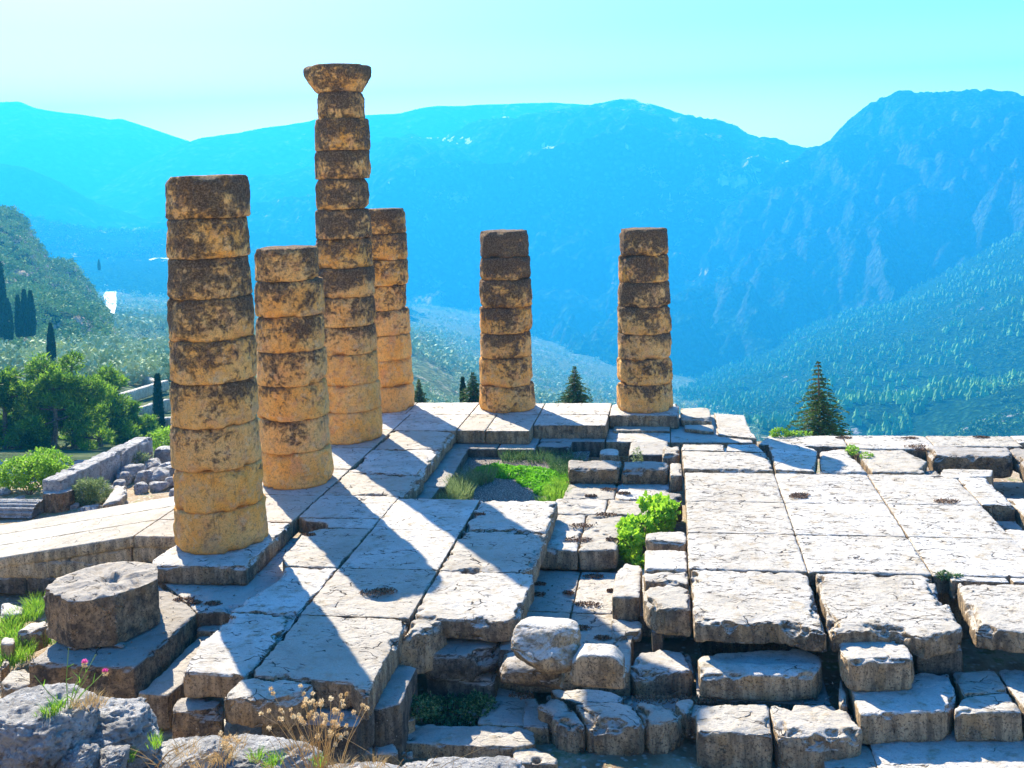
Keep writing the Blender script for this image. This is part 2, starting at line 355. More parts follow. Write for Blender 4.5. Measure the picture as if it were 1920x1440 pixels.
# ------------------------------------------------------------ mountains and valley (real distances, metres)
def hrow(px):                              # image row of the level horizon at this column
    d0 = ray(px, 300); d1 = ray(px, 400); return 300+100*(d0[2])/(d0[2]-d1[2])
def polar(name, xs, nodes, mat, nx=260, nt=90, amp=0.0, freq=.003, seed=1, power=1.0, kind='structure', ridged=0, back=True, label=None, ends=0):
    """a hill as a height field: nodes = [(distance, rows at xs), ...] from its foot to its crest"""
    X = np.linspace(xs[0], xs[-1], nx)
    D0 = [(np.interp(X, xs, n[0]) if hasattr(n[0], '__len__') else np.full(nx, float(n[0]))) for n in nodes]
    if len(xs) > 2:
        def cub(v):                        # smooth interpolation of the survey points
            y = np.interp(X, xs, v); k = max(1, int(nx/140)); w = np.ones(2*k+1)/(2*k+1); return np.convolve(np.pad(y, k, mode='edge'), w, 'valid')
    Rw = [cub(n[1]) for n in nodes]; Z = []
    for D, rw in zip(D0, Rw):
        Z.append(np.array([AT(a, b, dd)[2] for a, b, dd in zip(X, rw, D)]))
    if back:
        D0.append(D0[-1]*1.12); Z.append(Z[-1]-D0[-2]*.07); D0.append(D0[-1]*1.12); Z.append(Z[-1]-D0[-2]*.12)
    D0 = np.array(D0); Z = np.array(Z); K = len(D0); u = np.linspace(0, K-1, nt); i = np.minimum(u.astype(int), K-2); f = u-i
    DD = D0[i]*(1-f)[:, None]+D0[i+1]*f[:, None]; ZZ = Z[i]*(1-f)[:, None]+Z[i+1]*f[:, None]
    for _ in range(2): ZZ[1:-1] = (ZZ[:-2]+2*ZZ[1:-1]+ZZ[2:])/4
    dirs = np.array([ray(a, 340)[:2]/np.hypot(*ray(a, 340)[:2]) for a in X])
    PX = CAM[0]+dirs[:, 0]*DD; PY = CAM[1]+dirs[:, 1]*DD
    P = np.stack([PX.ravel(), PY.ravel(), ZZ.ravel()*0+seed*7.7], 1)
    if amp:
        n = fbm(P, freq, 6, seed, .52).reshape(DD.shape)
        if ridged: 
            q = P.copy(); q[:, :2] += 60/freq*.004*np.stack([fbm(P, freq*.7, 3, seed+50), fbm(P, freq*.7, 3, seed+60)], 1)
            n = n*(1-ridged)+ridged*(.6-1.6*np.abs(fbm(q, freq*1.3, 5, seed+3, .58))).reshape(DD.shape)
        env = np.interp(u, [0, K-1-(2 if back else 0), K-1], [.5, .35, 1.0])[:, None] if back else 1.0
        mid = np.sin(np.clip(u/(K-1-(2 if back else 0)), 0, 1)*np.pi)[:, None]
        ZZ = ZZ+amp*n*(env+.8*mid)*np.clip(DD/600, .04, 1)
    V = np.stack([PX.ravel(), PY.ravel(), ZZ.ravel()], 1)
    a = np.arange(nt-1)[:, None]*nx+np.arange(nx-1)[None]; Q = np.stack([a, a+1, a+nx+1, a+nx], -1).reshape(-1, 4)
    o = fast_mesh(name, V, Q, mat); tag(o, kind=kind)
    return o, V.reshape(nt, nx, 3)
H_FAR = hillmat('far_mountain_scrub', veg=(.03, .07, .05), veg2=(.12, .18, .09), rock=(.30, .28, .26), amt=.3, s=.0016)
H_MID = hillmat('mountain_scrub', veg=(.02, .06, .03), veg2=(.12, .20, .07), rock=(.46, .40, .36), amt=.36, s=.003)
H_BIG = hillmat('crag_and_scrub', veg=(.015, .05, .025), veg2=(.07, .15, .05), rock=(.19, .20, .20), amt=.12, s=.006, crag=.4)
H_FOR = hillmat('wooded_slope', veg=(.02, .07, .03), veg2=(.05, .13, .04), rock=(.40, .36, .32), amt=.25, s=.012)
H_VAL = hillmat('olive_valley_floor', veg=(.16, .22, .09), veg2=(.38, .38, .20), rock=(.46, .40, .28), amt=.45, s=.02)
H_NEAR = hillmat('near_hill_scrub', veg=(.05, .10, .03), veg2=(.13, .16, .06), rock=(.50, .40, .30), amt=.75, s=.03, crag=.9)

polar('mountain', [-350, -150, 0, 41, 75, 150, 210, 232, 300, 370, 420, 520, 650], [(3900, [430]*13), (4600, [240, 225, 193, 191, 204, 216, 225, 223, 243, 265, 310, 370, 420])], H_FAR, amp=130, freq=.0009, seed=1, ridged=.5)
polar('mountain', [60, 200, 330, 380, 480, 600, 700, 830, 1000, 1110, 1200, 1300, 1500], [(3500, [440]*13), (4200, [400, 340, 280, 264, 246, 222, 213, 197, 191, 197, 222, 260, 330])], H_FAR, amp=120, freq=.001, seed=2, ridged=.5)
polar('mountain', [-350, -100, 0, 50, 110, 180, 300, 420], [(3000, [470]*8), (3300, [270, 285, 296, 303, 330, 372, 410, 440])], H_FAR, nt=60, amp=70, freq=.0014, seed=3, ridged=.5)
mid_, VM = polar('mountain', [200, 330, 480, 600, 694, 740, 860, 1000, 1130, 1190, 1300, 1400, 1510, 1620, 1760], [(2300, [620]*15), (2700, [520, 500, 470, 440, 400, 380, 370, 350, 330, 330, 350, 380, 400, 420, 440]), (3400, [440, 410, 345, 295, 268, 259, 247, 231, 212, 206, 240, 262, 285, 335, 400])], H_MID, nx=480, nt=230, amp=210, freq=.0022, seed=4, ridged=.7)
mid2, VM2 = polar('mountain', [560, 640, 700, 780, 880, 1000, 1100, 1250, 1400, 1500, 1600], [(2100, [700]*11), (2900, [590, 545, 500, 440, 352, 292, 266, 264, 300, 345, 420])], H_MID, nx=440, nt=230, amp=160, freq=.003, seed=14, ridged=.7)
big, VB = polar('mountain', [880, 960, 1050, 1160, 1260, 1330, 1400, 1470, 1530, 1600, 1645, 1690, 1760, 1850, 1920, 2100, 2400],
  [(1700, [760]*17), (2150, [700, 690, 670, 640, 620, 600, 560, 540, 520, 500, 480, 460, 440, 420, 400, 380, 360]), (2700, [690, 672, 622, 560, 482, 425, 352, 303, 279, 240, 204, 185, 189, 186, 186, 180, 190])], H_BIG, nx=560, nt=260, amp=190, freq=.0032, seed=5, ridged=.75)
lower, VL = polar('wooded_hill', [980, 1100, 1200, 1290, 1450, 1560, 1700, 1800, 1920, 2100, 2400], [(500, [900]*11), (950, [830, 825, 820, 815, 800, 790, 780, 760, 740, 720, 700]), (1950, [765, 735, 718, 702, 640, 592, 545, 495, 435, 380, 330])], H_FOR, nx=300, nt=120, amp=36, freq=.006, seed=6, ridged=.4)
low2, VP = polar('wooded_hill', [-100, 0, 50, 130, 200, 310, 480, 600, 700, 800, 900], [(1500, [560]*9+[620, 720]), (2300, [402, 402, 405, 420, 433, 441, 462, 490, 540, 600, 720])], H_FOR, nx=240, nt=80, amp=30, freq=.006, seed=8)
val, VV = polar('valley', [-500, -100, 0, 200, 330, 560, 780, 900, 1000, 1150, 1400, 1800, 2400],
  [(52, [862, 862, 862, 862, 868, 890, 960, 990, 1000, 1050, 1100, 1150, 1200]), (82, [846, 846, 846, 846, 850, 870, 930, 970, 990, 1020, 1060, 1120, 1170]), (110, [785, 788, 790, 790, 795, 810, 900, 950, 960, 980, 1000, 1050, 1100]), (170, [705, 708, 712, 714, 718, 745, 800, 880, 890, 900, 950, 980, 1000]), (320, [650, 655, 660, 662, 668, 690, 740, 790, 800, 820, 850, 900, 920]),
   (700, [600, 604, 610, 612, 620, 640, 650, 720, 745, 775, 810, 850, 870]), (1300, [560, 562, 565, 568, 575, 590, 620, 650, 690, 730, 780, 830, 850]), (2300, [505, 507, 510, 512, 520, 540, 570, 590, 620, 660, 700, 720, 740]), (3000, [440, 440, 445, 450, 460, 490, 540, 560, 590, 620, 640, 650, 660])],
  H_VAL, nx=300, nt=230, amp=5, freq=.012, seed=9, back=False)
near, VN = polar('hill', [-700, -300, -100, 0, 28, 50, 62, 90, 130, 145, 168, 190, 232], [(230, [700, 700, 700, 700, 700, 700, 700, 700, 700, 700, 700, 700, 720]), (380, [540, 540, 540, 540, 550, 560, 570, 590, 600, 610, 620, 640, 700]), (520, [335, 365, 392, 400, 408, 428, 460, 500, 500, 530, 557, 600, 690])], H_NEAR, nx=260, nt=120, amp=22, freq=.02, seed=10, ridged=.6)

# ---- local ground round the temple: one sheet
def gz(x, y):
    """level of the ground under and around the ruin"""
    z = np.full_like(x, -1.38)
    # west (left) bank beyond the ramp
    wb = np.clip((-x-1.2)/1.5, 0, 1)*np.clip((y-3.1)/.6, 0, 1)
    bank = -1.25-.02*np.maximum(-x-4, 0)-np.maximum(y-9, 0)*.13-np.maximum(y-30, 0)*.05
    bank = np.minimum(bank, 6.85-.257*np.hypot(x-9.06, y+19.46)+.35)
    z = z*(1-wb)+bank*wb
    # pit with gravel
    pit = np.clip((x-3.2)/.3, 0, 1)*np.clip((6.6-x)/.4, 0, 1)*np.clip((y-2.7)/.3, 0, 1)*np.clip((9.2-y)/.4, 0, 1); z = z*(1-pit)-.80*pit
    # slope falling away behind the temple
    f = np.maximum(y-13.6, 0)*np.clip((x+6)/10, 0, 1); z = z-.9*np.clip(f, 0, 2)-.42*np.maximum(f-2, 0)
    # hillside the camera stands on
    yy = -y-7.0+.25*(x-4)*(x < 4)
    n = np.clip(yy, 0, 40)
    z = z+np.where(yy > 0, np.minimum(n*.72, 8), 0)*np.clip((12-x)/7, .25, 1)
    return z
def ground():
    xs = np.concatenate([np.linspace(-60, -14, 50), np.linspace(-13.8, 24, 270), np.linspace(24.5, 60, 36)]); ys = np.concatenate([np.linspace(-26, 20, 300), np.linspace(20.5, 66, 100)])
    Xg, Yg = np.meshgrid(xs, ys); z = gz(Xg, Yg); P = np.stack([Xg.ravel(), Yg.ravel(), 0*Xg.ravel()], 1)
    k = np.clip((np.abs(Yg-3)-10)/6, .35, 1.5); k = np.where((Yg < -3) & (Yg > -8), .8, k)
    z = z+(fbm(P, .5, 4, 3)*.22+fbm(P, 2.5, 4, 4)*.07).reshape(z.shape)*k
    V = np.stack([Xg.ravel(), Yg.ravel(), z.ravel()], 1); nx = len(xs)
    a = np.arange(len(ys)-1)[:, None]*nx+np.arange(nx-1)[None]; Q = np.stack([a, a+1, a+nx+1, a+nx], -1).reshape(-1, 4)
    t = NT('stony_ground'); p = t.pos
    c = t.mix(t.ramp(t.noise(.8, 6, .7), .4, .6), (.30, .20, .11), (.50, .40, .27)); c = t.mix(t.ramp(t.noise(1.6, 6, .7), .52, .62, 0, .8), c, (.20, .22, .07))
    c = t.mix(t.ramp(t.vor(7), .1, .35, .8, 0), c, (.6, .57, .5)); t.color(c); t.bump(t.noise(6, 9, .75), 1, .12)
    o = fast_mesh('ground', V, Q, t.m); tag(o, kind='structure')
ground()

def ribbon(name, pts, wd, mat, lift=6.0):
    P = [AT(x, y, D)+np.array([0, 0, lift]) for x, y, D in pts]; V = []
    for i, p in enumerate(P):
        k = F/((p-CAM)@_w); h = wd[i]/k/2; V += [tuple(p-_r*h), tuple(p+_r*h)]
    V2 = [(a, b, c-8) for a, b, c in V]; n = len(P); Fc = [(2*i, 2*i+1, 2*i+3, 2*i+2) for i in range(n-1)]+[(2*n+0, 2*n+1, 1, 0)]
    tag(mesh(name, V+V2, Fc, mat, False), kind='structure')
M_ROAD = plain('pale_track', (.62, .58, .50), (.75, .71, .62), .05, .2)
ribbon('dirt_road', [(208, 612, 660), (207, 600, 760), (209, 586, 950), (208, 574, 1150), (206, 562, 1400), (210, 551, 1650)], [12, 18, 20, 22, 24, 18], M_ROAD)
ribbon('dirt_road', [(150, 628, 420), (166, 622, 470), (176, 617, 540)], [14, 16, 8], M_ROAD, 3)
ribbon('dirt_road', [(1030, 418, 2600), (1050, 430, 2580), (1072, 444, 2550), (1090, 458, 2520)], [3, 5, 7, 8], M_ROAD, 14)
ribbon('dirt_road', [(255, 502, 1850), (280, 500, 1850), (310, 492, 1880), (345, 492, 1900)], [30, 40, 40, 30], M_ROAD, 8)

# bare scree and limestone scars on the slopes
def scars(o, Gd, spots, seed):
    nt, nx, _ = Gd.shape; C = (Gd[:-1, :-1]+Gd[1:, 1:])/2; d = C-CAM; q = d@_w; X = CX+F*(d@_r)/q; Y = CY-F*(d@_u)/q
    n = fbm(C.reshape(-1, 3)*np.array([1, 1, 1.0]), .022, 5, seed, .75).reshape(X.shape); mi = np.zeros(X.shape, np.int32)
    for (x, y, rx, ry, sl) in spots:
        v = ((X-x)/rx)**2+((Y-y-(X-x)*sl)/ry)**2; mi[(v*.8+n*3.0 < .12) & (v < 1.6)] = 1
    o.data.materials.append(M_SCAR); o.data.polygons.foreach_set('material_index', mi.ravel())
M_SCAR = plain('bare_limestone_scar', (.22, .24, .18), (.66, .56, .48), .05, .3)
sp = [(1320, 326, 50, 10, .2), (1395, 340, 46, 12, -.1), (1410, 322, 16, 18, 0), (840, 258, 60, 12, .1), (1150, 270, 40, 5, .1), (1030, 276, 30, 5, .1), (930, 215, 50, 5, .05), (1440, 300, 60, 4, .15), (760, 330, 50, 6, -.4), (1250, 366, 40, 5, 0)]
scars(mid_, VM, sp, 31); scars(mid2, VM2, sp, 32)
# ------------------------------------------------------------ temple floors
left = [
 # strip the columns stand on
 ([[-.87, -1.3], [-.75, -1.42], [1.1, -1.38], [1.03, 1.12], [-.87, 1.12]], 0, .37, dict(name='stylobate_block', chip=.05)),
 ([[-.87, 1.12], [1.03, 1.12], [1.03, 2.98], [-.87, 2.98]], 0, 0), (rect(-.87, 1.03, 2.98, 5.1), 0, 0), (rect(-.87, 1.03, 5.1, 7.15), 0, 0),
 (rect(-.87, 1.03, 7.15, 9.2), 0, 0), (rect(-.87, 1.03, 9.2, 11.1), 0, 0), (rect(-.87, .85, 11.1, 12.75), 0, 0),
 # broken front apron
 ([(374, 1202), (364, 1223), (348, 1243), (339, 1261), [2.87, -5.5], [2.85, -3.37], (429, 1147), (418, 1164), (394, 1186)], 0, .4, dict(jag=.05, chip=.09)),
 ([[2.87, -5.5], [2.85, -3.37], [4.70, -3.37], (753, 1190), (722, 1240), (692, 1300), (672, 1294), (655, 1280), [3.9, -5.52]], 0, .42, dict(jag=.03, chip=.07)),
 ([(415, 1306), (454, 1266), (593, 1277), (578, 1300), (543, 1309), (488, 1315)], -.02, .42, dict(jag=.03, chip=.07)),
 ([(461, 1121), (429, 1147), [2.85, -3.37], [2.85, -1.3], (534, 1062), (514, 1086)], 0, 0, dict(jag=.06, chip=.06)),
 (rect(2.85, 4.70, -3.37, -1.3), 0, 0, dict(dents=[(4.05, -2.55, .34, .2, .05)])),
 ([[4.7, -3.37], [6.3, -3.37], [6.44, -3.15], [6.5, -1.75], [6.44, -1.3], [4.7, -1.3]], 0, 0, dict(chip=.08, jag=.03)),
 ([(527, 1045), (547, 1024), (563, 1003), [1.75, .82], [2.85, .82], [2.85, -1.3], (534, 1062)], 0, 0, dict(jag=.05)),
 (rect(2.85, 4.70, -1.3, .82), 0, 0), ([[4.7, -1.3], [6.2, -1.3], [6.43, -1.0], [6.43, .82], [4.7, .82]], 0, 0, dict(chip=.09)),
 ([[1.9, .82], [1.75, 1.15], [1.3, 1.2], [1.1, 1.42], [2.85, 1.45], [2.85, .82]], 0, 0, dict(jag=.03)), (rect(1.03, 2.85, 1.45, 3.0), 0, 0),
 (rect(2.85, 4.70, .82, 2.85), 0, 0), ([[4.7, .82], [6.43, .82], [6.42, 2.87], [4.7, 2.85]], 0, 0, dict(chip=.09)),
 # long run beside the front row
 ([[1.03, 3.0], [2.88, 3.0], [2.94, 3.1], [3.02, 4.6], [1.03, 4.9]], 0, 0, dict(chip=.09)), ([[1.03, 4.9], [3.02, 4.6], [2.9, 4.9], [2.9, 7.0], [1.03, 7.0]], 0, 0, dict(chip=.08)),
 ([[1.03, 7.0], [2.88, 7.0], [2.86, 9.05], [1.03, 9.05]], 0, 0, dict(chip=.07)), (rect(1.03, 2.86, 9.05, 11.1), 0, 0), (rect(.85, 2.86, 11.1, 12.75), 0, 0),
 # far row
 (rect(2.86, 3.7, 9.1, 11.1), 0, .38), (rect(3.7, 4.95, 9.05, 11.1), 0, .38), (rect(2.86, 4.95, 11.1, 12.7), 0, .38),
 (rect(4.95, 7.02, 9.75, 11.1), 0, .4), (rect(4.95, 7.02, 11.1, 12.7), 0, .4), (rect(7.02, 9.06, 11.05, 12.7), 0, .42, dict(chip=.06)),
]
floor('temple_floor', 'cracked grey limestone paving carrying the six columns, crossed by long column shadows', 'temple floor', left, M_PAVE, gap=.0, wear=.003)
# ---- broad floor on the right
rg = []
for (y0, y1) in ((-3.1, -.77), (-.77, 1.15), (1.15, 3.15), (3.15, 5.38)):
    for (x0, x1) in ((9.15, 11.22), (11.22, 13.3), (13.3, 15.2)):
        if (x0, y0) == (9.15, -3.1): rg.append(([[9.18, -3.0], [9.6, -3.08], [10.4, -2.95], [11.2, -3.3], [11.22, -.77], [9.16, -.77]], -.06, .36, dict(chip=.10, jag=.04)))
        elif (x0, y0) == (11.22, -3.1): rg.append(([[11.24, -3.2], [12.2, -3.05], [12.6, -3.35], [13.25, -2.95], [13.3, -.77], [11.3, -.77]], -.06, .36, dict(chip=.11, jag=.05)))
        elif (x0, y0) == (13.3, -3.1): rg.append(([[13.4, -2.9], [14.4, -3.05], [15.3, -3.05], [15.3, -1.05], [14.6, -1.0], [13.6, -1.05]], -.06, .36, dict(chip=.08, jag=.03)))
        else: rg.append((rect(x0, x1 if y0 > 1 or x0 < 13 else x1, y0, y1), -.06, 0, dict(chip=.02)))
rg += [(rect(13.55, 14.5, -1.0, -.78), -.07, 0), (rect(14.55, 16, -.98, -.78), -.07, 0),
 (rect(15.2, 16.3, -.77, .6), -.1, 0, dict(chip=.06)), (rect(15.2, 16.8, .6, 1.9), -.12, 0, dict(chip=.06)),
 # slightly raised row behind
 ([[9.12, 5.45], [11.22, 5.38], [11.18, 7.0], [9.1, 7.1]], 0, .36, dict(chip=.05)), (rect(9.1, 10.2, 7.1, 7.75), 0, .36, dict(jag=.03)), ([[10.2, 7.1], [11.15, 7.0], [11.0, 7.8], [10.25, 7.75]], 0, .36, dict(jag=.03)),
 ([[11.25, 5.4], [12.15, 5.3], [12.45, 7.2], [12.2, 7.8], [11.3, 7.9]], 0, .36, dict(chip=.05, jag=.02)),
 ([[12.25, 5.38], [13.4, 5.42], [13.3, 6.1], [13.2, 7.6], [12.5, 7.3]], -.04, .36, dict(chip=.05, jag=.02)),
 ([[13.42, 5.42], [14.6, 5.42], [14.65, 5.9], [14.9, 6.4], [14.6, 7.4], [13.35, 7.5]], -.02, .36, dict(chip=.06, jag=.03)),
 ([[14.75, 5.0], [15.1, 5.9], [16.2, 5.85], [16.0, 5.3]], -.06, 0), ([[15.2, 3.2], [15.9, 3.2], [15.85, 5.2], [15.2, 5.2]], -.06, 0, dict(chip=.06, jag=.03)),
 # farthest strip along the edge
 ([[11.05, 8.0], [13.3, 7.75], [13.3, 8.95], [11.4, 8.95]], -.05, 0, dict(jag=.02)), (rect(13.3, 15.4, 7.6, 8.98), -.05, 0), (rect(15.4, 17.5, 7.9, 9.0), -.05, 0), (rect(17.5, 21, 8.3, 9.05), -.05, 0),
 (rect(9.1, 11, 8.0, 8.6), -.3, 0, dict(jag=.04))]
floor('temple_floor', 'broad sunlit limestone floor of big square slabs on the right, with open front edge', 'temple floor', rg, M_PAVE2, gap=.0, wear=.003)
# ---- lower floors and courses
floor('stone_footing', 'low blue-shaded ledge under the temple floor, running round the weedy pit', 'footing', [
 ([[2.3, 2.9], [3.3, 2.9], [3.3, 5.0], [2.3, 5.0]], -.38, 0), ([[2.3, 5.0], [3.45, 5.0], [3.3, 8.6], [2.3, 8.6]], -.38, 0), (rect(2.3, 4.1, 8.6, 12.6), -.38, 0), (rect(4.1, 5.15, 8.55, 12.6), -.38, 0),
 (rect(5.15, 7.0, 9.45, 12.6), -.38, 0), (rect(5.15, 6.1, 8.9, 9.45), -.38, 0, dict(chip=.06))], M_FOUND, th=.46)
floor('stone_footing', 'stepped dark-faced course below the rightmost column at the far edge', 'footing', [
 (rect(7.0, 8.8, 9.6, 12.9), -.42, .42, {}), (rect(8.8, 11.05, 9.6, 13.0), -.42, .42, {}), (rect(7.15, 8.8, 10.6, 12.6), -.34, .2, {}), ([[9.1, 11.3], [10.0, 11.25], [10.0, 12.75], [9.1, 12.75]], -.14, .28, dict(chip=.06)),
 ([[9.2, 10.7], [10.05, 10.4], [10.05, 11.2], [9.2, 11.2]], -.3, .13, dict(chip=.03)), ([[10.1, 10.2], [11.2, 9.8], [11.0, 11.8], [10.7, 12.8], [10.1, 12.9]], -.36, .2, dict(jag=.06))], M_BLOCK)
floor('lower_floor', 'sunken paving with clamp holes beside the weedy pit, between the two floors', 'temple floor', [
 ([[5.9, .97], [7.0, .95], [7.0, 3.2], [5.9, 3.2]], -.4, .42, dict(dents=[(6.7, 2.2, .2, .1, .06), (6.8, 1.5, .22, .08, .07), (6.4, 1.6, .07, .05, .05)])), ([[7.0, .95], [7.78, 1.05], [7.8, 3.2], [7.0, 3.2]], -.4, .42, dict(dents=[(7.3, 2.1, .07, .05, .06), (7.5, 1.9, .05, .04, .06), (7.1, 1.55, .22, .08, .07), (7.3, 3.0, .15, .07, .06)])),
 ([[6.2, 3.2], [7.4, 3.2], [7.4, 4.3], [6.2, 4.3]], -.4, .42, dict(dents=[(7.0, 3.7, .2, .09, .06), (6.6, 3.8, .08, .05, .05)])), (rect(7.4, 8.7, 3.2, 4.3), -.4, .42, dict(dents=[(7.8, 4.1, .2, .08, .06), (8.3, 3.6, .07, .05, .05)])), (rect(6.35, 7.55, 4.3, 6.3), -.4, .42, dict(dents=[(6.8, 4.6, .16, .1, .05)])), (rect(7.55, 8.8, 4.3, 6.3), -.4, .42, dict(dents=[(8.0, 4.6, .22, .1, .05)]))], M_BLOCK, chip=.05)
floor('lower_floor', 'deepest strip of paving under the broken edge of the left floor', 'temple floor', [
 (rect(5.9, 7.05, -1.0, .97), -.82, .4, dict(dents=[(7.0, -.3, .2, .1, .05)])), (rect(7.05, 7.82, -1.0, .97), -.82, .4), (rect(5.9, 7.05, -3.2, -1.0), -.82, .4, dict(dents=[(7.0, -1.6, .25, .1, .05)])), (rect(7.05, 8.2, -3.2, -1.0), -.82, .4, dict(jag=.03)), (rect(7.82, 9.1, -1.0, 1.3), -.84, .4)], M_BLOCK)
floor('stone_footing', 'low floor strip in front of the leftmost column block, sunlit at its broken corner', 'footing', [
 ([[-1.2, -.6], [-.9, -1.05], [-.12, -1.75], [.69, -2.58], (430, 1145), [1.9, -2.9], [2.9, -2.9], [2.9, .6], [1.0, 1.3], [-1.2, .9]], -.37, .42, dict(jag=.02, dents=[(.35, -1.95, .2, .12, .08), (1.35, -2.35, .25, .12, .1)]))], M_BLOCK)
floor('stone_footing', 'shaded step below the front corner of the left floor, beside the leafy well', 'footing', [
 ([(747, 1244), (783, 1250), (765, 1285), (753, 1318), (712, 1330), [4.0, -5.3], [4.0, -4.0]], -.42, .8, {}),
 ([(600, 1328), (705, 1329), (691, 1347), (600, 1346)], -.42, .45, {}), ([[3.2, -5.9], [4.6, -5.9], [4.6, -4.9], [3.2, -4.9]], -.43, .6, {})], M_FOUND)
floor('stone_footing', 'cracked low slabs half in shadow left of the leafy well', 'footing', [
 ([(684, 1364), (710, 1329), (740, 1328), (779, 1331), (779, 1347), (759, 1355), (752, 1367)], -.95, .35, dict(chip=.03)),
 ([(672, 1371), (699, 1366), (700, 1414), (654, 1413)], -.97, .35, dict(chip=.03)), ([(700, 1366), (750, 1369), (743, 1390), (748, 1412), (700, 1415)], -.96, .35, dict(chip=.03, dents=[])),
 ([(370, 1400), (415, 1345), (480, 1345), (560, 1400)], -1.05, .4, {})], M_BLOCK)
floor('foundation_wall', 'dark masonry wall of the leafy well below the left floor', 'wall', [
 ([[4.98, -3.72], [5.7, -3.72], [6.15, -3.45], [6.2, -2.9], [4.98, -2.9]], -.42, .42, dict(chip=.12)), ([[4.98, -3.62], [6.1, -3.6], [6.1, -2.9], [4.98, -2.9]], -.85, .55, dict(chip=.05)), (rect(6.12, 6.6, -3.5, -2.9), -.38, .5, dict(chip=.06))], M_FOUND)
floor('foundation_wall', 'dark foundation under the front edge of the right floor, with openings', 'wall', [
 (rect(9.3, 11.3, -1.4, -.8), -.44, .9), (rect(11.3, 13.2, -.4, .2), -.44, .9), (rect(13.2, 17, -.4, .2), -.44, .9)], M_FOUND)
# ---- entrance ramp
def ramp():
    root = tag(empty('entrance_ramp', (0, 0, 0)), 'pale stone ramp sloping down to the left behind the leftmost column', 'ramp')
    xs = [-.88, -1.95, -4.2, -6.6, -9.2, -12.5]; ys = [.09, 1.15, 2.15, 3.09]
    for i in range(5):
        for j in range(3):
            sl = (-1.95, .172) if i else None
            block('ramp_slab', rect(xs[i+1], xs[i], ys[j], ys[j+1]), 0, .24, M_RAMP, root, slope=sl, chip=.004, wear=.0, gap=-.004, rough=.006, vox=.04)
    for k, z in enumerate((-.24, -.56, -.92)):
        x = -.88-.35*k
        j = 0
        while x > -9:
            Lb = 1.15+.5*((j*7+k*3) % 5)/4; x2 = x-Lb
            top = z+min(0, (x2+1.95)*.172) if k == 0 else z
            zr = -.24+min(0, (x+1.95)*.172)
            if k == 0: block('ramp_block', rect(x2, x, .13, .7), -.24, .36, M_RAMP, root, slope=(-1.95, .172) if x2 < -1.95 else None, chip=.025, gap=.004, vox=.04)
            elif z < zr+.2: block('ramp_block', rect(x2, x, .10, .7), min(z, zr-.02), .36, M_RAMP if k == 1 else M_FOUND, root, chip=.03, gap=.004, vox=.04)
            x = x2; j += 1
ramp()

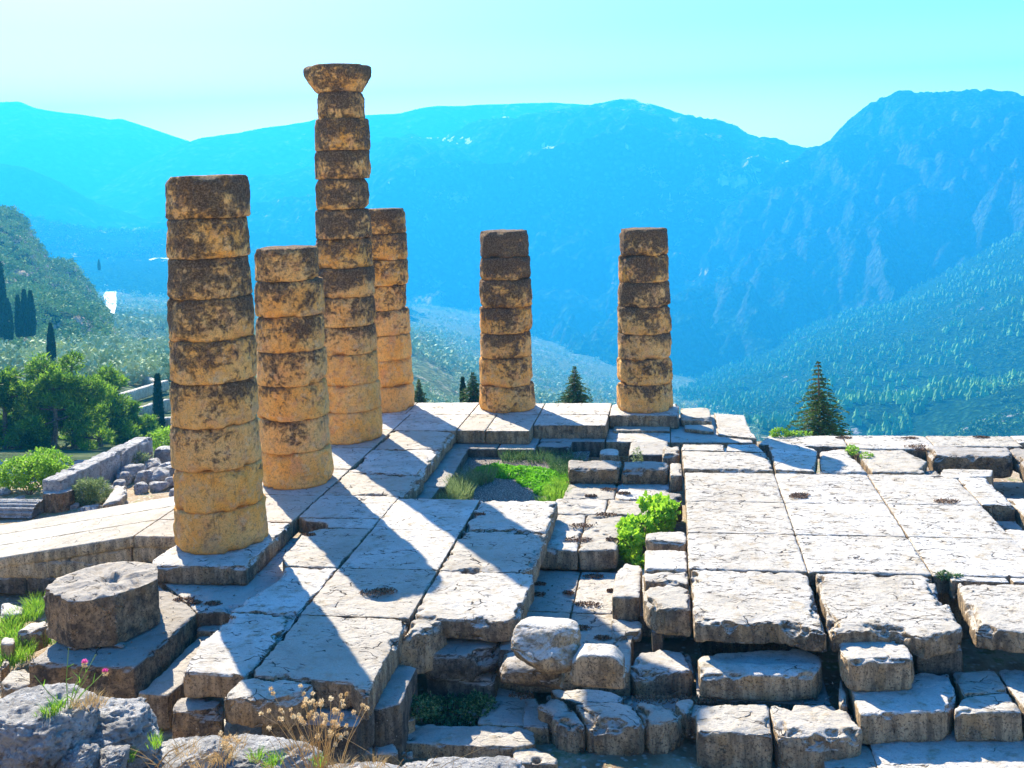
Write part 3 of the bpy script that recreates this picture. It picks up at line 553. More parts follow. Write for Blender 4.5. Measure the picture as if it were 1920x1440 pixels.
# ------------------------------------------------------------ columns
def zrow(x, y, py):
    z = 0.0
    def row(z):
        d = np.array([x, y, z])-CAM; return CY-F*(d@_u)/(d@_w)
    for _ in range(30): z += (py-row(z))/((row(z+.01)-row(z))/.01)
    return z
def drum(parent, name, c, r0, r1, z0, z1, s, groove=0, lean=(0, 0), cap=None, erode=.05, mat=None):
    """one weathered drum: worn rims, lumps and spalls"""
    nt, nz = 120, 22
    th = np.linspace(0, 2*np.pi, nt, endpoint=False); rows = []
    tz = np.linspace(0, 1, nz); V = []
    T, Z = np.meshgrid(th, tz); rr = r0+(r1-r0)*Z
    if cap is not None: rr = np.interp(Z, cap[0], cap[1])
    h = z1-z0; e = np.minimum(Z, 1-Z)*h
    P = np.stack([np.cos(T).ravel()*1.0, np.sin(T).ravel()*1.0, (Z*h).ravel()*1.0], 1)+np.array([s*5.3, s*2.1, 0])
    a = fbm(P, 1.5, 4, s).reshape(T.shape); b = fbm(P, 5, 4, s+3).reshape(T.shape)
    c1 = fbm(np.stack([np.cos(T).ravel()*1.2, np.sin(T).ravel()*1.2, np.sign(Z-.5).ravel()*3], 1)+s, 1.6, 3, s+8).reshape(T.shape)
    rim = np.clip(c1*2.4-.05, 0, 1)
    rr = rr-.028*np.exp(-(e/.024)**2)-erode*2.8*rim*np.exp(-(e/.085)**2)+.05*a+.028*b-.16*np.clip(a-.22, 0, 1)+.012*fbm(P, 14, 3, s+40).reshape(T.shape)
    if groove:
        for k in range(groove): 
            dlt = (T-(k+.3)*2*np.pi/groove+np.pi) % (2*np.pi)-np.pi; rr = rr-.014*np.exp(-(dlt/.02)**2)
        rr = rr*(1-.006*np.cos(T*groove))
    ox = lean[0]*(Z-.5)
    X = c[0]+rr*np.cos(T)+ox; Y = c[1]+rr*np.sin(T); ZZ = z0+Z*h+.012*b*(e < .03)
    V = np.stack([X.ravel(), Y.ravel(), ZZ.ravel()], 1)
    # caps: rings to the centre
    F4 = []
    for i in range(nz-1):
        for j in range(nt): F4.append((i*nt+j, i*nt+(j+1) % nt, (i+1)*nt+(j+1) % nt, (i+1)*nt+j))
    V = list(map(tuple, V)); 
    for side, base in ((0, 0), (1, (nz-1)*nt)):
        prev = base
        zc = z0 if side == 0 else z1
        for f in (.82, .5, .2):
            st = len(V)
            nn = fbm(np.stack([c[0]+r1*f*np.cos(th), c[1]+r1*f*np.sin(th), np.full(nt, zc)], 1), 2.2, 3, s+20)
            for j in range(nt):
                p = V[base+j]; V.append((c[0]+(p[0]-c[0])*f, c[1]+(p[1]-c[1])*f, zc+(.025*nn[j] if side else 0)+.01*side))
            for j in range(nt):
                q = (prev+j, prev+(j+1) % nt, st+(j+1) % nt, st+j); F4.append(q if side else q[::-1])
            prev = st
        V.append((c[0], c[1], zc)); ci = len(V)-1
        for j in range(nt):
            q = (prev+j, prev+(j+1) % nt, ci); F4.append(q if side else q[::-1])
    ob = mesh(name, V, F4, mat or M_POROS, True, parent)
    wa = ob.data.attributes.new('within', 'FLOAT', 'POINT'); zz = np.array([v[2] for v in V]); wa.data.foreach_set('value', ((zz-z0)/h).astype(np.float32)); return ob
def widths(c, z, l, r):                    # edges seen at left and right -> centre shift and radius
    d = np.array([c[0], c[1], z])-CAM; k = F/(d@_w); cx = CX+F*(d@_r)/(d@_w)
    rad = (r-l)/2/k*.988 if l is not None else None
    mid = (l+r)/2 if l is not None else None
    return rad, ((mid-cx)/k if l is not None else 0), k, cx
COLS = {
 'leftmost, nearest column of nine drums, tall and pale ochre': ((0, 0), [330, 411, 487, 563, 642.5, 723, 806, 887, 964, 1041],
   [(314, 466), (315, 465), (317, 468), (318, 474), (320, 479), (322, 481), (323, 487), (328, 492), (330, 499)]),
 'shorter column of seven drums right beside the nearest one': ((0, 4.13), [467.5, 529.5, 596, 663, 727, 792, 853.5, 918.5],
   [(479, 598), (479, 608), (480, 608), (481.5, 612), (483, 615), (485, 617), (489, 624)]),
 'tallest column of twelve drums, the only one still crowned by its capital': ((0, 8.26), [171, 221.5, 282, 336, 394, 449.5, 505, 560.5, 615, 668, 724.5, 776, 831],
   [(596, 684), (591, 694), (591, 694), (592, 692), (592, 696), (592, 697), (593, 703), (593, 705), (593, 706), (592, 709), (592, 713), (592, 716)]),
 'worn column half hidden behind the tall one with the capital': ((0, 12.05), [393, 440, 490, 537.5, 585, 632, 678.5, 728.6, 776],
   [(675, 761), (676, 764), (674, 765), (672, 762), (673, 768.5), (672, 771), (672, 774), (672, 777)]),
 'lone middle column of seven dark drums at the far edge': ((3.9, 12.05), [435, 484, 527, 579, 627.6, 675, 728, 776.5],
   [(900, 992), (900, 995), (899, 997.5), (899.5, 998), (900, 996.5), (899, 999), (899, 1003.5)]),
 'rightmost column of seven dark drums on its own block': ((8.02, 12.0), [431, 481, 531, 577.5, 629, 676, 724, 775.5],
   [(1162, 1251.5), (1158.5, 1253.6), (1157.5, 1255.5), (1157.5, 1258), (1157.5, 1259), (1157, 1260), (1156, 1261)]),
}
sd = 40
for lab, (c, rows, wd) in COLS.items():
    root = tag(empty('stone_column', (0, 0, 0)), lab, 'column', 'standing temple columns')
    rf = wd[-1]; zs = []
    for i, py in enumerate(rows):
        rr = .87-.15*(1-i/len(rows)); zs.append(zrow(c[0], c[1]-rr, py))
    off0 = None
    for i in range(len(wd)-1, -1, -1):
        sd += 1; z1, z0 = zs[i], zs[i+1]
        if i == len(wd)-1: z0 = 0.0
        rad, off, k, cx = widths(c, (z0+z1)/2, *wd[i])
        up = widths(c, z1, *wd[i])[1]
        drum(root, 'drum', (c[0]+off, c[1]), rad*1.012, rad*.992, z0+.004, z1-.004, sd, groove=16 if i >= len(wd)-2 else 0, erode=.055, mat=M_POROS_DARK if c[0] > 2 else None)
    if 'capital' in lab and 'hidden' not in lab:
        z0 = zs[0]; z1 = zrow(c[0], c[1]-.95, 118)
        _, off, k, cx = widths(c, z1, 570, 696)
        rc = 63/k
        drum(root, 'capital', (c[0]+off, c[1]), 1, 1, z0+.004, z1, 99, cap=([0, .12, .38, .62, .8, .93, 1], [rc*.70, rc*.73, rc*.88, rc*.985, rc*1.0, rc*.99, rc*.93]), erode=.035)
# ------------------------------------------------------------ loose stones
def ico(sub):
    import bmesh
    bm = bmesh.new(); bmesh.ops.create_icosphere(bm, subdivisions=sub, radius=1); V = np.array([v.co[:] for v in bm.verts]); Fc = np.array([[v.index for v in f.verts] for f in bm.faces]); bm.free(); return V, Fc
ICO = {k: ico(k) for k in (1, 2, 3, 4, 5, 6)}
def rock(name, c, size, seed, mat=None, box=.45, amp=.12, rot=0.0, sub=5, cuts=4, parent=None, layers=0.0, dome=0.0):
    V, Fc = ICO[sub]; D = V.copy()
    p = 2+6*box; n = (np.abs(V)**p).sum(1)**(1/p); V = V/n[:, None]
    V = V*(1-.25*box)
    r2 = np.random.default_rng(seed)
    for _ in range(cuts):
        a = r2.normal(size=3); a /= np.linalg.norm(a); h = r2.uniform(.62, .85); q = V@a-h; V = V-np.where(q > 0, q, 0)[:, None]*a*.9
    S = D*1.0+seed*3.3
    nn = fbm(S, 1.3, 3, seed)*amp+fbm(S, 4, 4, seed+2)*amp*.4+fbm(S, 13, 3, seed+4)*amp*.16
    if layers: nn = nn-layers*np.abs(fbm(S*np.array([1, 1, 2.2]), 3.2, 5, seed+6, .6))
    V = V*(1+nn)[:, None]*np.array(size)/2
    if dome: hz = V[:, 2]/(size[2]/2); V[:, 0] *= 1-dome*np.clip((hz-.25)/.6, 0, 1); V[:, 0] *= 1+.05*(hz < -.2)
    cr, sr = math.cos(rot), math.sin(rot); V = np.stack([V[:, 0]*cr-V[:, 1]*sr, V[:, 0]*sr+V[:, 1]*cr, V[:, 2]], 1)
    me_o = fast_mesh(name, V, Fc, mat or M_GREY, parent=parent); me_o.location = tuple(c); return me_o
def boulder(bb, D, depth, seed, label, cat='boulder', name='boulder', group=None, **kw):
    x0, y0, x1, y1 = bb; cx, cy = (x0+x1)/2, (y0+y1)/2
    c = AT(cx, cy, D); k = F/((c-CAM)@_w); w = (x1-x0)/k; sa = (cy-340)/F; sa = sa/math.hypot(1, sa); ca = math.sqrt(1-sa*sa)
    h = max(((y1-y0)/k-.8*depth*sa)/ca, .3*(y1-y0)/k)
    return tag(rock(name, c, (w*1.08, depth, h*1.1), seed, **kw), label, cat, group)
def slab(name, pts, z, th, label, cat, group=None, **kw):
    return tag(block(name, pts, z, th, **kw), label, cat, group)
FB = 'stone_block'
G1 = 'blocks set in a strip along the right floor'
# strip of blocks beside the right floor
slab(FB, [(1210, 997), (1282, 995), (1288, 1002), (1288, 1018), (1210, 1012)], -.1, .32, 'small flat block just below the leafy fig bush, against the right floor', 'block', G1, chip=.04)
slab(FB, [(1208, 1030), (1289, 1031), (1290, 1068), (1208, 1066)], -.14, .34, 'second block below the fig bush, squarish and evenly sunlit', 'block', G1, chip=.03)
slab(FB, [(1206, 1072), (1290, 1069), (1292, 1094), (1205, 1086)], -.18, .34, 'third block below the fig bush, a narrow bar with a rounded front', 'block', G1, chip=.05)
slab(FB, [(1204, 1096), (1262, 1094), (1294, 1104), (1296, 1141), (1240, 1139), (1222, 1132), (1206, 1118)], -.14, .5, 'large tan-faced block overhanging a dark hole beside the right floor', 'block', G1, chip=.07, mat=M_BLOCK)
slab(FB, [[8.8, 5.2], [9.1, 5.2], [9.1, 6.4], [8.8, 6.4]], -.1, .4, 'thin upright-edged block against the right floor near the far wall of the pit', 'block', G1, chip=.04)
slab(FB, [[8.6, 7.2], [9.05, 7.2], [9.05, 8.0], [8.6, 8.0]], -.12, .4, 'little pale block behind the dark row, at the far corner of the right floor', 'block', G1, chip=.06)
slab(FB, [[8.45, 3.3], [9.1, 3.4], [9.1, 4.0], [8.5, 4.1]], -.14, .5, 'dark broken block right behind the fig bush', 'block', chip=.1, jag=.05, mat=M_GREY)
slab(FB, [[7.8, -1.38], [8.3, -1.36], [8.3, .15], [8.0, .3], [7.82, -.2]], -.36, .45, 'dark-fronted block left of the third block below the fig bush', 'block', chip=.06)
slab(FB, [(1145, 1157), (1205, 1163), (1206, 1186), (1180, 1190), (1145, 1202)], -.74, .2, 'broken slab with a hollowed dark underside, in front of the dark-fronted block', 'slab', chip=.08, jag=.05)
slab('stone_pillar', [[8.5, -2.15], [8.7, -2.15], [8.7, -1.9], [8.5, -1.9]], -.62, .5, 'short stub propping the large tan-faced block over the dark hole', 'pillar', chip=.02, mat=M_FOUND)
# row and cube at the back of the pit
slab(FB, [[6.36, 5.45], [7.6, 5.42], [7.65, 6.2], [6.3, 6.25]], -.02, .4, 'dark worn block along the near side of the pit, left of two', 'block', 'two dark blocks by the pit', chip=.07, mat=M_GREY, wob=.03)
slab(FB, [[7.63, 5.42], [8.78, 5.45], [8.78, 6.3], [7.66, 6.2]], -.02, .4, 'dark worn block along the near side of the pit, right of two', 'block', 'two dark blocks by the pit', chip=.09, jag=.03, mat=M_GREY, wob=.03)
slab(FB, [[6.98, 7.2], [7.5, 7.2], [7.5, 7.8], [7.02, 7.8]], -.12, .5, 'small pale cube stone standing alone behind the dark worn blocks of the pit', 'block', chip=.05)
slab(FB, [[7.7, 8.2], [8.75, 8.2], [8.75, 9.6], [7.7, 9.6]], -.4, .45, 'dark square-cut block with a sunlit top behind the small cube stone', 'block', chip=.04, mat=M_FOUND)
# stones in front of the right floor
slab(FB, [[8.12, -2.9], [8.3, -2.35], [8.75, -2.2], [9.15, -2.25], [9.2, -3.0], [8.3, -3.2]], -.85, .46, 'half-shaded block with a sunlit lip left of the long trough-like block', 'block', chip=.09, jag=.02)
slab(FB, [(1307, 1228), (1325, 1220), (1500, 1213), (1540, 1228), (1543, 1245), (1528, 1262), (1490, 1266), (1310, 1264)], -.6, .42, 'long trough-like block lying in shade under the front edge of the right floor', 'block', chip=.055, mat=M_BLOCK, dents=[(10.1, -2.95, .8, .22, .05)])
slab('stone_pillar', [[12.55, -2.9], [13.25, -2.9], [13.25, -2.35], [12.55, -2.35]], -.42, .75, 'square dark pillar holding up the front edge of the right floor', 'pillar', chip=.03, mat=M_FOUND)
slab(FB, [(1003, 1325), (1018, 1308), (1052, 1306), (1072, 1318), (1104, 1355), (1070, 1362), (1035, 1350), (1030, 1335)], -.9, .5, 'craggy block with a chipped pale edge, leftmost of the front row', 'block', 'front row of big blocks', chip=.12, jag=.04, mat=M_BLOCK, wob=.05)
slab(FB, [(1074, 1318), (1188, 1316), (1211, 1352), (1190, 1362), (1106, 1358)], -.9, .5, 'lumpy-bottomed block between the craggy one and the rounded one in the front row', 'block', 'front row of big blocks', chip=.12, wob=.05)
slab(FB, [(1189, 1317), (1250, 1317), (1283, 1338), (1260, 1352), (1213, 1356)], -.9, .5, 'rounded bulging-ended block right of the lumpy-bottomed one in the front row', 'block', 'front row of big blocks', chip=.12, wob=.05)
slab(FB, [(1262, 1317), (1275, 1308), (1302, 1308), (1301, 1332), (1285, 1338)], -.92, .4, 'small wedge stone pinched between the rounded block and the big flat one', 'block', 'front row of big blocks', chip=.06)
slab(FB, [(1303, 1323), (1333, 1320), (1440, 1318), (1451, 1376), (1305, 1371)], -.9, .6, 'big flat-topped block in the middle of the front row', 'block', 'front row of big blocks', chip=.06, wob=.02)
slab(FB, [(1441, 1320), (1598, 1318), (1610, 1345), (1618, 1372), (1560, 1382), (1452, 1377)], -.9, .6, 'big block with a chipped right corner at the end of the front row', 'block', 'front row of big blocks', chip=.11, wob=.02)
slab(FB, [[8.9, -4.15], [10.1, -4.1], [10.3, -3.75], [9.0, -3.7]], -1.0, .4, 'thin ragged slab showing behind the big flat-topped block', 'slab', chip=.06, jag=.05)
slab(FB, [(1588, 1270), (1622, 1262), (1778, 1258), (1795, 1300), (1776, 1333), (1612, 1339), (1598, 1305)], -.75, .46, 'wide pale block under the moulded stone, with a curved crack at its front', 'block', 'pale blocks in front of the right floor', chip=.06)
slab(FB, [(1784, 1257), (1866, 1254), (1892, 1293), (1805, 1303)], -.74, .4, 'smaller pale block behind a crack, beside the far right edge', 'block', 'pale blocks in front of the right floor', chip=.04)
slab(FB, [(1798, 1305), (1892, 1296), (1922, 1334), (1786, 1336)], -.76, .46, 'pale block with a streaked tan front at the lower right', 'block', 'pale blocks in front of the right floor', chip=.05)
slab(FB, [(1868, 1254), (1900, 1250), [14.6, -3.0], [14.6, -4.1], (1924, 1334), (1894, 1294)], -.74, .46, 'rightmost pale block, cut by the edge of the picture', 'block', 'pale blocks in front of the right floor', chip=.05)
slab(FB, [(1571, 1268), (1582, 1266), (1590, 1318), (1573, 1318)], -.8, .5, 'narrow pitted upright stone left of the wide pale block', 'block', chip=.04)
floor('stone_footing', 'blue-shaded paving step at the lower right under the pale blocks', 'footing', [
 ([[11.6, -4.95], [14.8, -4.85], [14.8, -3.6], [11.6, -3.6]], -1.2, .4, dict(chip=.02)), ([[10.9, -5.3], [11.75, -5.3], [11.6, -4.2], [10.9, -4.2]], -1.24, .4, dict(dents=[(11.3, -5.2, .07, .06, .06)])), ([[14.8, -4.85], [16.5, -4.85], [16.5, -3.6], [14.8, -3.6]], -1.2, .4, {})], M_BLOCK)
floor('stone_footing', 'dark course hidden beneath the front row of big blocks', 'footing', [
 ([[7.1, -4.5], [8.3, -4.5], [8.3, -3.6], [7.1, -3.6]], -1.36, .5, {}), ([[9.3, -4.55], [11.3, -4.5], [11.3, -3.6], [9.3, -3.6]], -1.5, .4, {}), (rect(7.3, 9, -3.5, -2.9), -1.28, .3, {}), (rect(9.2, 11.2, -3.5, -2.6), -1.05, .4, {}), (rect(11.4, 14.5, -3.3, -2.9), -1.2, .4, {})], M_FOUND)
slab(FB, [(1030, 1292), (1052, 1288), (1135, 1292), (1172, 1304), (1160, 1317), (1085, 1318), (1040, 1305)], -1.0, .3, 'thin blue-shaded slab lying under the dome-topped block', 'slab', chip=.05)
slab(FB, [(918, 1283), (1000, 1300), (1003, 1361), (893, 1357)], -1.14, .3, 'plain slab half in shade right of the leafy well', 'slab', chip=.03)
slab(FB, [(983, 1310), (1003, 1307), (1030, 1335), (1030, 1365), (978, 1363)], -1.1, .3, 'rounded-corner slab left of the craggy block', 'slab', chip=.03)
slab('long_stone_slab', [(759, 1356), (979, 1359), (1004, 1371), (1005, 1394), (958, 1401), (745, 1392)], -1.14, .34, 'long smooth slab with clamp holes in front of the leafy well', 'slab', chip=.03, dents=[tuple(G(772, 1367, -1.14)[:2])+(.06, .03, .05), tuple(G(958, 1370, -1.14)[:2])+(.05, .03, .05), tuple(G(764, 1383, -1.14)[:2])+(.12, .06, .05)])
slab(FB, [(960, 1403), (1000, 1398), (1048, 1420), (1046, 1432), (962, 1430)], -1.2, .35, 'small notched block at the bottom edge, below the long smooth slab', 'block', chip=.05, dents=[tuple(G(1006, 1424, -1.2)[:2])+(.06, .05, .1)])
# far right group
slab('stone_lintel', [[15.05, 6.72], [16.9, 6.7], [17.05, 7.6], [15.1, 7.75]], .02, .55, 'thick dark-fronted slab bridging ochre props at the right', 'slab', chip=.09, mat=M_GREY)
slab('stone_pillar', [[15.55, 6.75], [15.75, 6.75], [15.75, 7.1], [15.55, 7.1]], -.5, .6, 'ochre prop at the left end of the thick dark-fronted slab', 'pillar', chip=.02, mat=M_POROS)
slab('stone_pillar', [[16.05, 6.7], [16.45, 6.7], [16.45, 7.1], [16.05, 7.1]], -.5, .75, 'widest ochre prop under the thick dark-fronted slab', 'pillar', chip=.02, mat=M_POROS)
slab('stone_pillar', [[15.85, 7.25], [16.0, 7.2], [16.1, 7.6], [15.9, 7.6]], -.5, .75, 'leaning ochre prop behind the widest one', 'pillar', chip=.02, mat=M_POROS)
slab(FB, [[16.95, 5.9], [17.9, 5.8], [18.2, 7.6], [17.0, 7.7]], -.02, .45, 'tilted jagged block at the right edge, beside the dark-fronted slab', 'block', chip=.1, mat=M_GREY, tilt=(.05, .04))
slab(FB, [[17.0, 5.0], [18.2, 4.6], [18.4, 5.7], [17.1, 5.9]], -.35, .5, 'low broken block under the tilted jagged one at the right edge', 'block', chip=.1, mat=M_GREY)
slab(FB, [[17.1, 7.9], [19.5, 7.8], [19.5, 8.3], [17.1, 8.35]], -.2, .3, 'dark sunken slab edge behind the tilted jagged block', 'slab', chip=.04, mat=M_FOUND)
slab(FB, [[14.35, 5.45], [15.0, 5.5], [15.05, 6.35], [14.7, 6.45]], -.2, .4, 'dark tilted stone sunk in the gap left of the dark-fronted slab', 'block', chip=.1, mat=M_GREY, tilt=(.1, -.1))
floor('lower_floor', 'sunken shaded floor with rubbish of leaves at the far right', 'temple floor', [(rect(15.2, 17.6, 4.0, 8.0), -.95, .3, {}), (rect(17.6, 20, 3.0, 8.0), -.95, .3, {}), (rect(15.9, 20, 1.8, 4.1), -.16, .35, dict(chip=.07, jag=.03))], M_BLOCK)
# left: drum on its slab, and neighbours
floor('stone_footing', 'thick brown-sided slab carrying the big fallen drum', 'slab', [([[-1.15, -4.66], [.66, -4.68], [.7, -2.6], [-.12, -1.76], [-1.2, -1.1]], -.36, .62, dict(chip=.04, mat=M_GREY, name='paving_slab'))], M_BLOCK)
def big_drum():
    B = G(204, 1217, -.36); v = B-CAM; v[2] = 0; v /= np.linalg.norm(v); c = B+v*.9; c[2] = -.32
    V, Fc = None, None
    nt, nz = 160, 26; th = np.linspace(0, 2*np.pi, nt, endpoint=False); T, Z = np.meshgrid(th, np.linspace(0, 1, nz)); h = .76
    e = np.minimum(Z, 1-Z)*h
    P = np.stack([np.cos(T).ravel(), np.sin(T).ravel(), (Z*h).ravel()], 1)
    nn = fbm(P, 1.6, 4, 71).reshape(T.shape); n2 = fbm(P, 6, 4, 72).reshape(T.shape)
    rr = .935+.07*nn+.055*n2+.05*fbm(P, 15, 3, 79).reshape(T.shape)-.025*np.exp(-(e/.03)**2)-.05*np.clip(nn+.1, 0, 1)*np.exp(-(e/.12)**2)
    for a, dd in ((-.35, .77), (-1.25, .85), (-2.1, .83), (2.7, .86), (.5, .82), (1.5, .88)):  # flat broken faces
        rr = np.minimum(rr, (dd+.03*n2)/np.maximum(np.cos(((T-a+np.pi) % (2*np.pi))-np.pi), .2))
    rr -= .07*np.clip(fbm(P*np.array([1, 1, .2]), 3.2, 3, 93).reshape(T.shape)*2, 0, 1)*np.exp(-((1-Z)*h/.10)**2); rr -= .16*np.exp(-((((T+.9+np.pi) % (2*np.pi))-np.pi)/.35)**2)*np.clip(Z-.45, 0, 1)*1.4
    V = np.stack([(rr*np.cos(T)).ravel(), (rr*np.sin(T)).ravel(), (Z*h).ravel()], 1); Fq = []
    for i in range(nz-1):
        for j in range(nt): Fq.append((i*nt+j, i*nt+(j+1) % nt, (i+1)*nt+(j+1) % nt, (i+1)*nt+j))
    V = [tuple(v) for v in V]; prev = (nz-1)*nt; base = prev
    for f in (.93, .84, .72, .6, .48, .36, .26, .18, .1):
        st = len(V); ang = np.stack([np.cos(th)*f*2, np.sin(th)*f*2, 0*th], 1); q = fbm(ang, 2.5, 4, 77)
        for j in range(nt):
            p = V[base+j]; x, y = p[0]*f, p[1]*f; hole = .10*math.exp(-(((x-.02)/.17)**2+((y-.12)/.13)**2)**2)+.05*math.exp(-(((x-.32)/.28)**2+((y+.3)/.12)**2)**2)
            V.append((x, y, h+.08*q[j]-hole))
        for j in range(nt): Fq.append((prev+j, prev+(j+1) % nt, st+(j+1) % nt, st+j))
        prev = st
    V.append((0, 0, h-.03)); 
    for j in range(nt): Fq.append((prev+j, prev+(j+1) % nt, len(V)-1))
    o = mesh('column_drum', V, Fq, M_GREY, True, None, tuple(c))
    tag(o, 'big fallen column drum with a hole in its pale top, lower left', 'column drum')
    for px, py, s in ((135, 1219, 81), (222, 1216, 82)):
        q = G(px, py, -.36); tag(rock('wedge_stone', (q[0], q[1]+.06, -.335), (.2, .16, .06), s, M_GREY, sub=3), 'flat chip of stone wedged under the big fallen drum', 'stone', 'chips wedged under the fallen drum')
big_drum()
slab(FB, [[.72, -4.75], [1.25, -4.75], [1.45, -2.3], [.74, -2.4]], -.72, .55, 'long shaded kerb block in the trench between drum slab and broken floor', 'block', chip=.05, mat=M_BLOCK)
slab(FB, [[.7, -2.7], [1.5, -2.75], [1.6, -2.3], [.7, -2.2]], -.62, .4, 'little sunlit ledge stone in the notch behind the trench', 'block', chip=.03)
slab(FB, [(336, 1297), (420, 1312), (418, 1338), (318, 1331)], -.42, .62, 'rounded dark-fronted block under the broken lower left corner of the floor', 'block', chip=.08, mat=M_GREY)
tag(rock('stone_lump', (.5, -4.6, -1.05), (.55, .35, .3), 91, M_ROCK, sub=4), 'reddish lump of rock under the corner of the drum slab', 'rock')
slab('broken_floor_end', [(754, 1189), (772, 1160), (832, 1162), (814, 1175), (793, 1184)], -.01, .66, 'slanting broken chunk hanging over the leafy well', 'block', chip=.07, flare=.38)
# stepped stones in the grass at far left
for pts, z, lb in (([(0, 1130), (25, 1128), (46, 1136), (42, 1150), (0, 1156)], -.95, 'flat grey slab half sunk in grass at the foot of the ramp wall'), ([(28, 1184), (52, 1167), (90, 1160), (92, 1172), (60, 1186)], -.8, 'pale ridged slab in the grass just left of the fallen drum'),
        ([(0, 1193), (20, 1189), (32, 1196), (26, 1208), (0, 1206)], -.8, 'small dark-fronted stone in the grass at the left edge'), ([(0, 1232), (18, 1228), (20, 1236), (0, 1250)], -.8, 'pale wedge of stone cut by the left edge, above the smooth rounded slab'),
        ([(0, 1285), (0, 1272), (25, 1254), (55, 1250), (76, 1268), (55, 1284), (20, 1290)], -.75, 'smooth round-ended slab tucked beside the slab that carries the drum')):
    slab(FB, pts, z, .4, lb, 'slab', chip=.05, jag=.02)
# boulders
boulder((940, 1212, 1060, 1303), 15.9, .9, 21, 'dark lichen-speckled boulder underneath the pale-topped round one', cuts=3)
boulder((958, 1157, 1086, 1262), 15.35, .85, 22, 'round boulder with a white top perched on the dark lichened one', cuts=3, mat=M_BLOCK, box=.3)
boulder((1055, 1196, 1188, 1300), 15.0, .62, 23, 'dome-topped block with a tan front, right of the perched round boulder', cat='block', name=FB, box=1.3, cuts=0, mat=M_BLOCK, dome=.5, amp=.07)
def moulded():
    root = slab('moulded_block', [(1566, 1210), (1575, 1198), (1620, 1185), (1680, 1186), (1700, 1200), (1713, 1226), (1716, 1236), (1600, 1240), (1580, 1232)], -.26, .5, 'pale block with a moulded step in its front, sitting on the wide pale block', 'block', chip=.09, jag=.02)
    return root
moulded()
# rubble wall and stones beyond the ramp
w = []
ys = [5.6, 6.6, 7.5, 8.6, 9.6, 10.5]
for i in range(5): w.append((rect(-7.6, -7.0, ys[i], ys[i+1]), -.5-.02*i, 1.0, dict(chip=.08)))
w += [(rect(-6.95, -6.1, 10.3, 10.8), -.92, .6, dict(chip=.06)), (rect(-6.1, -5.0, 10.3, 10.8), -.95, .6, dict(chip=.06))]
floor('ruined_wall', 'low grey wall of big blocks running away through the rubble beyond the ramp', 'wall', [(a, b, c, dict(d, name='wall_block')) for a, b, c, d in w], M_ROCK)
def fluted():
    q = G(94, 962, -1.28); nt = 144; th = np.linspace(0, 2*np.pi, nt, endpoint=False); Z = np.linspace(0, 1, 14); T, ZZ = np.meshgrid(th, Z); r = .40*(1-.03*ZZ)-.03*np.abs(np.sin(T*8))**.6*0-.028*(1-np.abs(np.cos(T*8)))
    P = np.stack([np.cos(T).ravel(), np.sin(T).ravel(), ZZ.ravel()*.6], 1); nn = fbm(P, 3, 4, 5).reshape(T.shape); r = r+.015*nn-.03*np.exp(-((1-ZZ)/.06)**2)*np.clip(nn+.5, 0, 1)
    zz = ZZ*.5+.05*fbm(P, 1.5, 3, 8).reshape(T.shape)*ZZ; V = [tuple(v) for v in np.stack([(r*np.cos(T)).ravel(), (r*np.sin(T)).ravel(), zz.ravel()], 1)]; Fq = []
    for i in range(13):
        for j in range(nt): Fq.append((i*nt+j, i*nt+(j+1) % nt, (i+1)*nt+(j+1) % nt, (i+1)*nt+j))
    V.append((0, 0, .5)); Fq += [(13*nt+j, 13*nt+(j+1) % nt, len(V)-1) for j in range(nt)]
    tag(mesh('fluted_drum', V, Fq, M_GREY, True, None, (q[0], q[1]+.4, -1.3)), 'short upright fluted column stump just beyond the ramp', 'column drum')
fluted()
def fallen():
    q = G(20, 972, -1.3); nx, nt = 40, 90
    T, Xx = np.meshgrid(np.linspace(0, np.pi, nt), np.linspace(-1.2, 1.0, nx)); r = .42-.05*(1-np.abs(np.cos(T*9)))
    P = np.stack([Xx.ravel(), np.cos(T).ravel(), np.sin(T).ravel()], 1); r = r+.02*fbm(P, 2, 4, 6).reshape(T.shape)
    V = np.stack([Xx.ravel(), (r*np.cos(T)).ravel(), (r*np.sin(T)*.8).ravel()], 1); a = np.arange(nx-1)[:, None]*nt+np.arange(nt-1)[None]; Q = np.stack([a, a+1, a+nt+1, a+nt], -1).reshape(-1, 4)
    V = [tuple(v) for v in V]; Fq = [tuple(f) for f in Q]; Fq += [tuple(range(nt)), tuple(range((nx-1)*nt, nx*nt))[::-1]]
    o = mesh('fluted_drum', V, Fq, M_ROCK, True, None, (q[0]-.4, q[1]+.4, -1.28)); tag(o, 'fluted column piece lying on its side at the left edge beyond the ramp', 'column drum')
fallen()
r3 = np.random.default_rng(5)
RUB = [(215, 865, 34, 24), (240, 868, 30, 20), (262, 862, 30, 26), (285, 868, 34, 28), (310, 872, 26, 24), (205, 885, 36, 26), (232, 892, 30, 28), (182, 905, 28, 26), (200, 915, 24, 20), (225, 905, 22, 22), (245, 885, 40, 30), (272, 893, 36, 28), (298, 890, 34, 28), (320, 880, 22, 22), (262, 912, 28, 22), (300, 908, 32, 20), (318, 900, 20, 22),
       (190, 885, 24, 18), (172, 892, 34, 26), (150, 884, 26, 20), (155, 905, 20, 16), (50, 938, 22, 14), (15, 930, 20, 12), (8, 910, 24, 14), (35, 925, 20, 12), (128, 875, 30, 26), (135, 940, 22, 14), (168, 946, 26, 12), (5, 945, 22, 12), (330, 918, 20, 16), (240, 850, 24, 14), (268, 846, 22, 14)]
